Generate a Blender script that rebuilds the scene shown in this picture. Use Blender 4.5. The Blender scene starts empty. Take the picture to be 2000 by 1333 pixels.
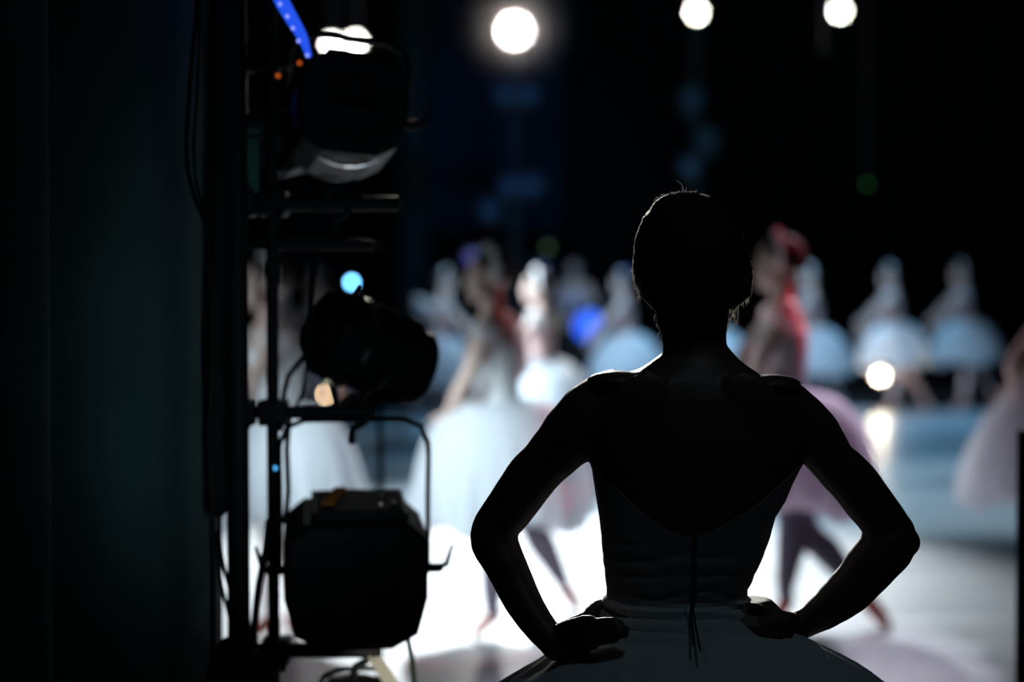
import bpy, bmesh, math, random
from mathutils import Vector, Matrix, noise
random.seed(7)
C = bpy.context.scene.collection
sc = bpy.context.scene
PI = math.pi

# ---------------------------------------------------------------- camera, world, exposure
F_PX = 3889.0
CAM_H = 1.48
PITCH = math.atan((666.5 - 549) / F_PX)
cam_d = bpy.data.cameras.new('camera'); cam = bpy.data.objects.new('camera', cam_d); C.objects.link(cam)
cam.location = (0, 0, CAM_H); cam.rotation_euler = (PI/2 - PITCH, 0, 0)
cam_d.sensor_width = 36; cam_d.lens = 70.0
cam_d.dof.use_dof = True; cam_d.dof.focus_distance = 3.36; cam_d.dof.aperture_fstop = 1.52
cam_d.clip_end = 200
sc.camera = cam
w = bpy.data.worlds.new('world'); sc.world = w; w.use_nodes = True
w.node_tree.nodes['Background'].inputs[0].default_value = (0.25, 0.5, 0.8, 1)
w.node_tree.nodes['Background'].inputs[1].default_value = 0.0
sc.view_settings.view_transform = 'Standard'; sc.view_settings.look = 'None'
sc.view_settings.gamma = 1; sc.view_settings.use_curve_mapping = False
sc.view_settings.exposure = 0.0

def P(px, py, Y):
    """the point seen at (px, py) that lies Y metres into the stage"""
    dx = (px - 1000) / F_PX; dz = (666.5 - py) / F_PX
    yy = math.cos(PITCH) + dz * math.sin(PITCH); zz = -math.sin(PITCH) + dz * math.cos(PITCH)
    t = Y / yy
    return Vector((dx * t, Y, CAM_H + zz * t))

def lamp(name, kind, loc, target, power, color, **kw):
    d = bpy.data.lights.new(name, kind); d.energy = power; d.color = color
    for k, v in kw.items(): setattr(d, k, v)
    o = bpy.data.objects.new(name, d); C.objects.link(o); o.location = loc
    v = Vector(target) - Vector(loc)
    o.rotation_euler = v.to_track_quat('-Z', 'Y').to_euler()
    return o
R = math.radians
# overhead back light making the white pool on the dance floor
lamp('pool_light', 'SPOT', (-0.4, 18.0, 8.5), (0.10, 10.5, 0), 42000, (0.92, 0.98, 1.0), spot_size=R(26.5), spot_blend=1.0, shadow_soft_size=0.15)
# side light from the far wings, cool white
lamp('side_light', 'SPOT', (-5.5, 12.0, 4.2), (0.3, 13.3, 0.9), 9000, (0.70, 0.90, 1.0), spot_size=R(34), spot_blend=0.6, shadow_soft_size=0.12)
# blue wash on the far half of the stage
lamp('blue_wash', 'SPOT', (3.0, 25.0, 9.0), (2.6, 19.5, 0), 5000, (0.13, 0.52, 0.9), spot_size=R(58), spot_blend=0.8, shadow_soft_size=0.3)
lamp('blue_wash_front', 'SPOT', (-2.0, 12.5, 8.0), (1.6, 20.5, 0.9), 6500, (0.46, 0.74, 1.0), spot_size=R(34), spot_blend=0.8, shadow_soft_size=0.3)
# pale violet top light over the right front
lamp('skirt_light', 'SPOT', (-2.4, 4.9, 3.0), (-0.22, 8.2, 0.48), 1400, (0.76, 0.94, 1.0), spot_size=R(18), spot_blend=0.7, shadow_soft_size=0.1)
lamp('low_side_light', 'SPOT', (-4.8, 7.0, 1.5), (-0.4, 8.3, 0.70), 420, (0.76, 0.93, 1.0), spot_size=R(26), spot_blend=0.8, shadow_soft_size=0.1)
lamp('violet_wash', 'SPOT', (3.6, 13.5, 5.5), (1.35, 8.5, 0.9), 4200, (0.88, 0.82, 1.0), spot_size=R(15), spot_blend=1.0, shadow_soft_size=0.3)
lamp('far_low_light', 'SPOT', (-3.0, 20.6, 0.9), (3.0, 22.6, 0.5), 420, (1.0, 0.84, 0.80), spot_size=R(24), spot_blend=0.6, shadow_soft_size=0.1)
# red side lights catching two shoulders
lamp('red_side_light', 'SPOT', (4.2, 9.6, 4.4), (1.19, 8.52, 1.5), 900, (1.0, 0.06, 0.12), spot_size=R(9), spot_blend=0.7, shadow_soft_size=0.05)
lamp('red_side_light', 'SPOT', (3.9, 8.2, 4.6), (0.02, 8.34, 1.36), 170, (1.0, 0.05, 0.09), spot_size=R(5), spot_blend=0.7, shadow_soft_size=0.05)
# boom lamp of the far wing that rims the waiting dancer
lamp('boom_light', 'SPOT', (-0.45, 19.0, 4.6), (0.3, 3.4, 1.4), 10000, (1.0, 0.97, 0.92), spot_size=R(4.6), spot_blend=0.5, shadow_soft_size=0.05)
lamp('boom_light', 'SPOT', (0.6, 21.0, 4.4), (-0.34, 4.4, 1.7), 900, (1.0, 0.95, 0.82), spot_size=R(4.0), spot_blend=0.6, shadow_soft_size=0.05)
lamp('tag_fill_light', 'SPOT', (-0.05, 3.3, 0.35), P(752, 1312, 4.22), 40, (1.0, 0.97, 0.85), spot_size=R(9), spot_blend=0.5, shadow_soft_size=0.03)  # unseen spot added only to brighten the paper tag
# unseen fill lights added to lift the tutu and the near curtain
lamp('tutu_fill_light', 'AREA', (0.7, 1.9, 3.7), (0.33, 3.3, 0.9), 2.1, (0.60, 0.86, 1.0), size=0.4)
lamp('curtain_fill_light', 'SPOT', (-0.20, 3.2, 1.05), (-0.60, 4.1, 1.35), 4.8, (0.45, 0.80, 0.95), spot_size=R(75), spot_blend=1.0, shadow_soft_size=0.15)

# ---------------------------------------------------------------- materials
def mat(name, col, rough=0.6, metal=0.0, spec=0.5, noise_amt=0.0, noise_scale=8.0, bump=0.0, bump_scale=60.0, trans=0.0, alpha=1.0, emit=None, emit_s=0.0, sheen=0.0):
    m = bpy.data.materials.new(name); m.use_nodes = True
    nt = m.node_tree; b = nt.nodes['Principled BSDF']; out = nt.nodes['Material Output']
    b.inputs['Base Color'].default_value = (*col, 1); b.inputs['Roughness'].default_value = rough
    b.inputs['Metallic'].default_value = metal; b.inputs['Specular IOR Level'].default_value = spec
    b.inputs['Sheen Weight'].default_value = sheen
    tc = nt.nodes.new('ShaderNodeTexCoord')
    if noise_amt > 0:
        n = nt.nodes.new('ShaderNodeTexNoise'); n.inputs['Scale'].default_value = noise_scale; n.inputs['Detail'].default_value = 4
        nt.links.new(tc.outputs['Object'], n.inputs['Vector'])
        mx = nt.nodes.new('ShaderNodeMix'); mx.data_type = 'RGBA'
        mx.inputs[6].default_value = (*[c * (1 - noise_amt) for c in col], 1)
        mx.inputs[7].default_value = (*[min(1, c * (1 + noise_amt)) for c in col], 1)
        nt.links.new(n.outputs['Fac'], mx.inputs[0]); nt.links.new(mx.outputs[2], b.inputs['Base Color'])
    if bump > 0:
        n2 = nt.nodes.new('ShaderNodeTexNoise'); n2.inputs['Scale'].default_value = bump_scale
        nt.links.new(tc.outputs['Object'], n2.inputs['Vector'])
        bp = nt.nodes.new('ShaderNodeBump'); bp.inputs['Strength'].default_value = bump; bp.inputs['Distance'].default_value = 0.01
        nt.links.new(n2.outputs['Fac'], bp.inputs['Height']); nt.links.new(bp.outputs['Normal'], b.inputs['Normal'])
    if emit:
        b.inputs['Emission Color'].default_value = (*emit, 1); b.inputs['Emission Strength'].default_value = emit_s
    last = b.outputs[0]
    if trans > 0:
        t = nt.nodes.new('ShaderNodeBsdfTranslucent'); t.inputs[0].default_value = (*col, 1)
        mm = nt.nodes.new('ShaderNodeMixShader'); mm.inputs[0].default_value = trans
        nt.links.new(last, mm.inputs[1]); nt.links.new(t.outputs[0], mm.inputs[2]); last = mm.outputs[0]
    if alpha < 1:
        t = nt.nodes.new('ShaderNodeBsdfTransparent')
        mm = nt.nodes.new('ShaderNodeMixShader'); mm.inputs[0].default_value = alpha
        nt.links.new(t.outputs[0], mm.inputs[1]); nt.links.new(last, mm.inputs[2]); last = mm.outputs[0]
    if last != b.outputs[0]: nt.links.new(last, out.inputs[0])
    return m

M = {}
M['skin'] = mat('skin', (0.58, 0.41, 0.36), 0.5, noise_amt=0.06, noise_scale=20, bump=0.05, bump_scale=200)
M['skin_silhouette'] = mat('skin_shaded', (0.09, 0.05, 0.038), 0.5, noise_amt=0.08, noise_scale=20, bump=0.05, bump_scale=200)  # skin darkened to hold the silhouette, shade put into its colour
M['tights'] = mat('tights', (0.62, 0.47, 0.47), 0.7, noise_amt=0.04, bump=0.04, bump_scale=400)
M['tights_shaded'] = mat('tights_backlit_shade', (0.11, 0.085, 0.12), 0.7, noise_amt=0.04)  # dark copy of the tights, backlit shade put into the colour
M['hair'] = mat('dark_hair', (0.020, 0.014, 0.011), 0.7, spec=0.2, noise_amt=0.3, noise_scale=40, bump=0.3, bump_scale=120)
M['hair_rimlit'] = mat('loose_hair', (0.78, 0.75, 0.70), 0.35, noise_amt=0.15, noise_scale=40, trans=0.5)  # pale colour carries the backlight on the stray hairs
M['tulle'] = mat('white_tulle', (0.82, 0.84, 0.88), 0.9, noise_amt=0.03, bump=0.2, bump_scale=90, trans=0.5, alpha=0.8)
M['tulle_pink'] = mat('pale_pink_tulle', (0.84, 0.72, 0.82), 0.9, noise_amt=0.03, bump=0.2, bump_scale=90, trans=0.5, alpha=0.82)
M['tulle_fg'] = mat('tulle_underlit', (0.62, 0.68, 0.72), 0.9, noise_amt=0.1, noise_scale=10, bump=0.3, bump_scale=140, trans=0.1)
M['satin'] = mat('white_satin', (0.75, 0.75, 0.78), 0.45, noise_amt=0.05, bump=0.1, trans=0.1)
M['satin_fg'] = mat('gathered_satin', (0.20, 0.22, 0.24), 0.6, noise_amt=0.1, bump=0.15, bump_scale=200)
M['rose'] = mat('rose_satin', (0.46, 0.30, 0.29), 0.5, noise_amt=0.05)
M['feather'] = mat('white_feathers', (0.8, 0.78, 0.8), 0.8, noise_amt=0.1, noise_scale=40, bump=0.5, bump_scale=120, trans=0.25)
M['shoe'] = mat('pink_satin_shoe', (0.62, 0.34, 0.32), 0.4, noise_amt=0.05)
M['shoe_red'] = mat('red_satin_shoe', (0.45, 0.06, 0.05), 0.4, noise_amt=0.05)
M['black_metal'] = mat('black_painted_metal', (0.007, 0.007, 0.008), 0.6, metal=0.0, spec=0.18, noise_amt=0.3, noise_scale=15, bump=0.08, bump_scale=80)
M['grey_metal'] = mat('grey_painted_metal', (0.10, 0.13, 0.12), 0.4, noise_amt=0.2, noise_scale=15)
M['chrome'] = mat('bright_steel', (0.75, 0.75, 0.75), 0.18, metal=1.0, noise_amt=0.05)
M['rubber'] = mat('black_rubber', (0.006, 0.006, 0.007), 0.7, spec=0.15, noise_amt=0.2)
M['green_cable'] = mat('dark_green_cable', (0.01, 0.035, 0.02), 0.4, noise_amt=0.2)
M['blue_gel'] = mat('blue_gel', (0.02, 0.06, 0.25), 0.3, trans=0.4)
M['orange'] = mat('orange_label', (0.95, 0.25, 0.02), 0.9, spec=0.03, noise_amt=0.1, noise_scale=50)
M['label'] = mat('white_label', (0.9, 0.88, 0.76), 0.6, noise_amt=0.03, trans=0.75)
M['green_glass'] = mat('green_gel', (0.10, 0.22, 0.18), 0.3, trans=0.4)
M['velour'] = mat('teal_black_velour', (0.036, 0.066, 0.066), 0.95, spec=0.15, noise_amt=0.3, noise_scale=6, bump=0.25, bump_scale=160, sheen=0.2)
M['black_velour'] = mat('black_velour', (0.012, 0.014, 0.016), 0.95, spec=0.1, noise_amt=0.3, noise_scale=4, bump=0.2, bump_scale=120)
M['blue_velour'] = mat('deep_blue_velour', (0.02, 0.045, 0.075), 0.95, spec=0.1, noise_amt=0.5, noise_scale=1.5)
M['wall'] = mat('black_wall_paint', (0.01, 0.012, 0.014), 0.9, noise_amt=0.3, noise_scale=2)
M['cloth_lilac'] = mat('lilac_cloth', (0.50, 0.45, 0.60), 0.8, noise_amt=0.1)
M['cloth_black'] = mat('black_cloth', (0.01, 0.01, 0.012), 0.9, noise_amt=0.2)
def glow(name, col, s):
    return mat(name, (0.03, 0.03, 0.03), 0.4, emit=col, emit_s=s, noise_amt=0.01)

# dance floor: grey vinyl in two metre strips, taped seams running at an angle to the lens
def floor_mat():
    m = bpy.data.materials.new('dance_vinyl'); m.use_nodes = True; nt = m.node_tree; b = nt.nodes['Principled BSDF']
    N = nt.nodes.new; L = nt.links.new
    tc = N('ShaderNodeTexCoord'); sep = N('ShaderNodeSeparateXYZ'); L(tc.outputs['Object'], sep.inputs[0])
    def mth(op, a, bb=None):
        n = N('ShaderNodeMath'); n.operation = op
        for i, v in enumerate((a, bb)):
            if v is None: continue
            if isinstance(v, (int, float)): n.inputs[i].default_value = v
            else: L(v, n.inputs[i])
        return n.outputs[0]
    ang = R(15)
    v = mth('ADD', mth('MULTIPLY', sep.outputs[0], -math.sin(ang)), mth('MULTIPLY', sep.outputs[1], math.cos(ang)))
    v = mth('ADD', v, 0.62 + 40)
    fr = mth('MODULO', v, 2.0)
    line = mth('LESS_THAN', fr, 0.03)
    n1 = N('ShaderNodeTexNoise'); n1.inputs['Scale'].default_value = 0.8; n1.inputs['Detail'].default_value = 5; L(tc.outputs['Object'], n1.inputs[0])
    mp = N('ShaderNodeMapping'); mp.inputs['Rotation'].default_value = (0, 0, R(-40)); mp.inputs['Scale'].default_value = (0.5, 6, 1); L(tc.outputs['Object'], mp.inputs[0])
    n2 = N('ShaderNodeTexNoise'); n2.inputs['Scale'].default_value = 1.6; n2.inputs['Detail'].default_value = 5; L(mp.outputs[0], n2.inputs[0])
    r = N('ShaderNodeValToRGB'); r.color_ramp.elements[0].color = (0.17, 0.19, 0.21, 1); r.color_ramp.elements[1].color = (0.30, 0.31, 0.33, 1)
    r.color_ramp.elements[0].position = 0.35; r.color_ramp.elements[1].position = 0.65
    L(mth('MULTIPLY', mth('ADD', n1.outputs[0], n2.outputs[0]), 0.5), r.inputs[0])
    mx = N('ShaderNodeMix'); mx.data_type = 'RGBA'; mx.inputs[7].default_value = (0.05, 0.055, 0.06, 1)
    L(mth('MULTIPLY', line, 0.85), mx.inputs[0]); L(r.outputs[0], mx.inputs[6]); L(mx.outputs[2], b.inputs['Base Color'])
    rr = N('ShaderNodeMapRange'); rr.inputs[3].default_value = 0.24; rr.inputs[4].default_value = 0.46; L(n2.outputs[0], rr.inputs[0]); L(rr.outputs[0], b.inputs['Roughness'])
    b.inputs['Specular IOR Level'].default_value = 0.5
    return m
M['floor'] = floor_mat()

# ---------------------------------------------------------------- helpers
def obj(name, me_or_bm, material=None, parent=None, smooth=True, label=None):
    fused = not isinstance(me_or_bm, bmesh.types.BMesh)
    if isinstance(me_or_bm, bmesh.types.BMesh):
        me = bpy.data.meshes.new(name); bmesh.ops.recalc_face_normals(me_or_bm, faces=me_or_bm.faces[:]); me_or_bm.to_mesh(me); me_or_bm.free()
    else: me = me_or_bm
    me.name = name
    if material is not None and not me.materials:
        me.materials.append(material)
    for p in me.polygons: p.use_smooth = smooth
    if smooth and not fused:
        try: me.set_sharp_from_angle(angle=R(38))
        except Exception: pass
    o = bpy.data.objects.new(name, me); C.objects.link(o)
    if parent is not None:
        o.parent = parent; o.matrix_parent_inverse = Matrix.Identity(4)
    if label: o['label'] = label
    return o

def thing(name, label, cat, loc=(0, 0, 0), rot=(0, 0, 0), group=None):
    o = bpy.data.objects.new(name, None); C.objects.link(o); o.location = loc; o.rotation_euler = rot
    o.empty_display_size = 0.1
    o['label'] = label; o['category'] = cat; o['kind'] = 'thing'
    if group: o['group'] = group
    return o
def tag(o, label, cat, group=None, kind=None):
    o['label'] = label; o['category'] = cat
    if group: o['group'] = group
    o['kind'] = kind or 'thing'
    return o
def struct(name, bm, m, label=None, smooth=False):
    o = obj(name, bm, m, smooth=smooth); o['kind'] = 'structure'
    if label: o['label'] = label
    return o

def frame(d):
    d = d.normalized(); up = Vector((0, 0, 1)) if abs(d.z) < 0.9 else Vector((0, 1, 0))
    a = d.cross(up).normalized(); b = a.cross(d).normalized()
    return a, b

def rings(bm, rs, cap=True):
    """rs: list of lists of points, all the same length: skin them and close the ends"""
    vs = [[bm.verts.new(p) for p in r] for r in rs]
    n = len(vs[0])
    for i in range(len(vs) - 1):
        for j in range(n):
            bm.faces.new((vs[i][j], vs[i][(j+1) % n], vs[i+1][(j+1) % n], vs[i+1][j]))
    if cap:
        bm.faces.new(vs[0][::-1]); bm.faces.new(vs[-1])
    return vs

def resample(pts, rad, step):
    P2, R2 = [], []
    for i in range(len(pts) - 1):
        p0 = pts[max(i-1, 0)]; p1 = pts[i]; p2 = pts[i+1]; p3 = pts[min(i+2, len(pts)-1)]
        n = max(1, int((p2 - p1).length / step))
        for k in range(n):
            t = k / n
            a = 2*p1; b = p2 - p0; c = 2*p0 - 5*p1 + 4*p2 - p3; d = -p0 + 3*p1 - 3*p2 + p3
            P2.append(0.5 * (a + b*t + c*t*t + d*t*t*t)); R2.append(rad[i] + (rad[i+1] - rad[i]) * (t*t*(3-2*t)))
    P2.append(pts[-1]); R2.append(rad[-1])
    return P2, R2

def tube(bm, pts, rad, n=14, step=None, flat=1.0, flatdir=None, round_ends=True):
    pts = [Vector(p) for p in pts]
    if not isinstance(rad, (list, tuple)): rad = [rad] * len(pts)
    if step: pts, rad = resample(pts, list(rad), step)
    # drop coincident points
    q = [pts[0]]; qr = [rad[0]]
    for p, r in zip(pts[1:], rad[1:]):
        if (p - q[-1]).length > 1e-5: q.append(p); qr.append(r)
    pts, rad = q, qr
    rs = []; prev = None
    for i, p in enumerate(pts):
        d = (pts[min(i+1, len(pts)-1)] - pts[max(i-1, 0)]).normalized()
        if prev is None:
            if flatdir is not None:
                a = Vector(flatdir) - d * d.dot(Vector(flatdir)); a.normalize()
            else: a, _ = frame(d)
        else:
            a = prev - d * prev.dot(d); a.normalize()
        prev = a; b = d.cross(a)
        def ring(c, r): return [c + a * math.cos(2*PI*k/n) * r * flat + b * math.sin(2*PI*k/n) * r for k in range(n)]
        if i == 0 and round_ends:
            for t in (0.85, 0.5): rs.append(ring(p - d * rad[i] * t, rad[i] * math.sqrt(1 - t*t)))
        rs.append(ring(p, rad[i]))
        if i == len(pts) - 1 and round_ends:
            for t in (0.5, 0.85): rs.append(ring(p + d * rad[i] * t, rad[i] * math.sqrt(1 - t*t)))
    rings(bm, rs)

def ellipsoid(bm, c, r, rot=None, u=16, v=10):
    m = Matrix.Translation(Vector(c))
    if rot is not None: m = m @ rot.to_4x4()
    m = m @ Matrix.Diagonal((r[0], r[1], r[2], 1))
    bmesh.ops.create_uvsphere(bm, u_segments=u, v_segments=v, radius=1, matrix=m)

def box(bm, c, s, rot=None, bevel=0.0):
    t = bmesh.new()
    bmesh.ops.create_cube(t, size=1)
    for v in t.verts: v.co = Vector((v.co.x * s[0], v.co.y * s[1], v.co.z * s[2]))
    if bevel > 0: bmesh.ops.bevel(t, geom=t.edges[:], offset=bevel, segments=2, affect='EDGES', profile=0.6)
    m = Matrix.Translation(Vector(c)) @ (rot.to_4x4() if rot is not None else Matrix.Identity(4))
    bmesh.ops.transform(t, matrix=m, verts=t.verts[:])
    me = bpy.data.meshes.new('t'); t.to_mesh(me); t.free(); bm.from_mesh(me); bpy.data.meshes.remove(me)

def loft(bm, rows, n=28, F=Vector((0, 1, 0)), S=Vector((1, 0, 0)), pw=2.0):
    """rows: (centre, half width along S, half depth along F)"""
    rs = []
    for c, a, b in rows:
        r = []
        for k in range(n):
            t = 2*PI*k/n; cc, ss = math.cos(t), math.sin(t)
            e = 2.0 / pw
            r.append(Vector(c) + S * (a * math.copysign(abs(cc)**e, cc)) + F * (b * math.copysign(abs(ss)**e, ss)))
        rs.append(r)
    rings(bm, rs)

def interp_rows(rows, step):
    out = []
    for i in range(len(rows) - 1):
        (c0, a0, b0), (c1, a1, b1) = rows[i], rows[i+1]
        n = max(1, int((Vector(c1) - Vector(c0)).length / step))
        for k in range(n):
            t = k / n
            out.append((Vector(c0).lerp(Vector(c1), t), a0 + (a1-a0)*t, b0 + (b1-b0)*t))
    out.append(rows[-1]); return out

def fuse(bm, voxel, smooth=3):
    """one continuous surface out of overlapping closed pieces"""
    bmesh.ops.recalc_face_normals(bm, faces=bm.faces[:])
    me = bpy.data.meshes.new('f'); bm.to_mesh(me); bm.free()
    o = bpy.data.objects.new('f', me); C.objects.link(o)
    r = o.modifiers.new('r', 'REMESH'); r.mode = 'VOXEL'; r.voxel_size = voxel
    s = o.modifiers.new('s', 'SMOOTH'); s.factor = 0.5; s.iterations = smooth
    dg = bpy.context.evaluated_depsgraph_get(); dg.update()
    res = bpy.data.meshes.new_from_object(o.evaluated_get(dg))
    bpy.data.objects.remove(o); bpy.data.meshes.remove(me)
    return res

# ---------------------------------------------------------------- people
def hand(bm, wrist, d, palm_n, thumb_side, s=1.0, curl=0.25, r=0.0078):
    """palm, four unequal bent fingers and a thumb. d: wrist->fingers, palm_n: the way the palm faces, thumb_side: towards the thumb"""
    d = d.normalized(); palm_n = (palm_n - d * palm_n.dot(d)).normalized(); t = (thumb_side - d*thumb_side.dot(d) - palm_n*thumb_side.dot(palm_n)).normalized()
    w = Vector(wrist)
    tube(bm, [w - d*0.01*s, w + d*0.045*s, w + d*0.085*s], [0.022*s, 0.036*s, 0.037*s], n=14, flat=0.38, flatdir=palm_n, step=0.012)
    for k, (off, ln) in enumerate(((0.028, 0.072), (0.0095, 0.080), (-0.0095, 0.075), (-0.027, 0.060))):
        b0 = w + d*0.080*s + t*off*s
        sp = (d + t*off*3.0).normalized()
        a1 = curl; p = b0; pts = [w + d*0.05*s + t*off*0.8*s, b0]
        dirv = sp
        for seg, fr in enumerate((0.45, 0.30, 0.25)):
            dirv = (dirv * math.cos(a1) + palm_n * math.sin(a1)).normalized()
            p = p + dirv * ln * fr * s; pts.append(p.copy())
            a1 = curl * (1.0 + 0.3*seg)
        tube(bm, pts, [r*1.1*s, r*1.12*s, r*s, r*0.93*s, r*0.78*s], n=10)
    tb = w + d*0.018*s + t*0.020*s
    td = (d*0.72 + t*0.62 + palm_n*0.25).normalized()
    td2 = (d*0.92 + t*0.25 + palm_n*0.32).normalized()
    tube(bm, [tb, tb + td*0.038*s, tb + td*0.038*s + td2*0.030*s, tb + td*0.038*s + td2*0.053*s], [0.014*s, 0.0108*s, 0.0095*s, 0.0075*s], n=10)

def head(bm, c, F, U, s=1.0):
    """skull, jaw, nose, brow, lips, chin, ears round centre c; F forwards, U up"""
    F = F.normalized(); S = F.cross(U).normalized(); U = S.cross(F).normalized()
    rot = Matrix((S, F, U)).transposed()
    def at(x, y, z): return c + (S*x + F*y + U*z) * s
    ellipsoid(bm, at(0, -0.008, 0.022), (0.072*s, 0.090*s, 0.088*s), rot, 24, 16)
    ellipsoid(bm, at(0, 0.022, -0.032), (0.056*s, 0.062*s, 0.072*s), rot, 20, 14)
    ellipsoid(bm, at(0, 0.062, -0.090), (0.024*s, 0.022*s, 0.018*s), rot, 12, 8)      # chin
    tube(bm, [at(0, 0.078, 0.012), at(0, 0.096, -0.022), at(0, 0.086, -0.034)], [0.007*s, 0.011*s, 0.010*s], n=10)  # nose
    for q in (-1, 1):
        ellipsoid(bm, at(q*0.030, 0.072, 0.022), (0.022*s, 0.012*s, 0.006*s), rot, 10, 6)     # brow
        ellipsoid(bm, at(q*0.030, 0.070, 0.004), (0.013*s, 0.011*s, 0.008*s), rot, 10, 6)     # eyelid
        ellipsoid(bm, at(q*0.074, -0.004, -0.006), (0.008*s, 0.018*s, 0.030*s), rot, 10, 6)   # ear
        ellipsoid(bm, at(q*0.040, 0.050, -0.022), (0.020*s, 0.024*s, 0.020*s), rot, 10, 6)    # cheek
    ellipsoid(bm, at(0, 0.080, -0.054), (0.023*s, 0.010*s, 0.0055*s), rot, 10, 6)
    ellipsoid(bm, at(0, 0.078, -0.063), (0.019*s, 0.010*s, 0.0065*s), rot, 10, 6)
    return at, rot, S, U

def revolve_skirt(waist, axis, profile, n=96, waves=18, amp=0.12, seed=0, squash=1.0, ragged=0.0, layers=3, S=None):
    """bell skirt: profile of (distance down the axis, radius); ruffles grow to the hem"""
    bm = bmesh.new(); axis = axis.normalized()
    a = (S or Vector((1, 0, 0))); a = (a - axis*a.dot(axis)).normalized(); b = axis.cross(a)
    rnd = random.Random(seed)
    for L in range(layers):
        k = 1.0 - 0.11*L; ph = rnd.random()*6; rs = []
        m = len(profile)
        for i, (h, r) in enumerate(profile):
            t = i / (m - 1); r0 = profile[0][1]
            rr = r0 + (r - r0) * k; hh = h * (1 + 0.035*L) if L else h
            ring = []
            for j in range(n):
                th = 2*PI*j/n
                wv = math.sin(waves*th + ph + 1.3*math.sin(3*th+seed)) * 0.6 + math.sin((waves//2+3)*th + ph*2) * 0.4
                q = rr * (1 + amp * t * t * wv)
                dn = hh + (0.03 * t * t * math.sin(5*th + seed) * r / 0.4) + (ragged * t * rnd.uniform(-1, 1) if i == m-1 else 0)
                ring.append(waist + axis*dn + (a*math.cos(th) + b*math.sin(th)*squash)*q)
            rs.append(ring)
        rings(bm, rs, cap=False)
    return bm

def bell(r0, R1, H, dome=0.6, m=10):
    """profile that springs out at the waist and falls to the hem"""
    out = []
    for i in range(m + 1):
        t = i / m
        r = r0 + (R1 - r0) * (math.sin(t * PI/2) ** (1.0 - 0.45*dome))
        h = H * (t ** (1.0 + 0.7*dome))
        out.append((h, r))
    return out

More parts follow.
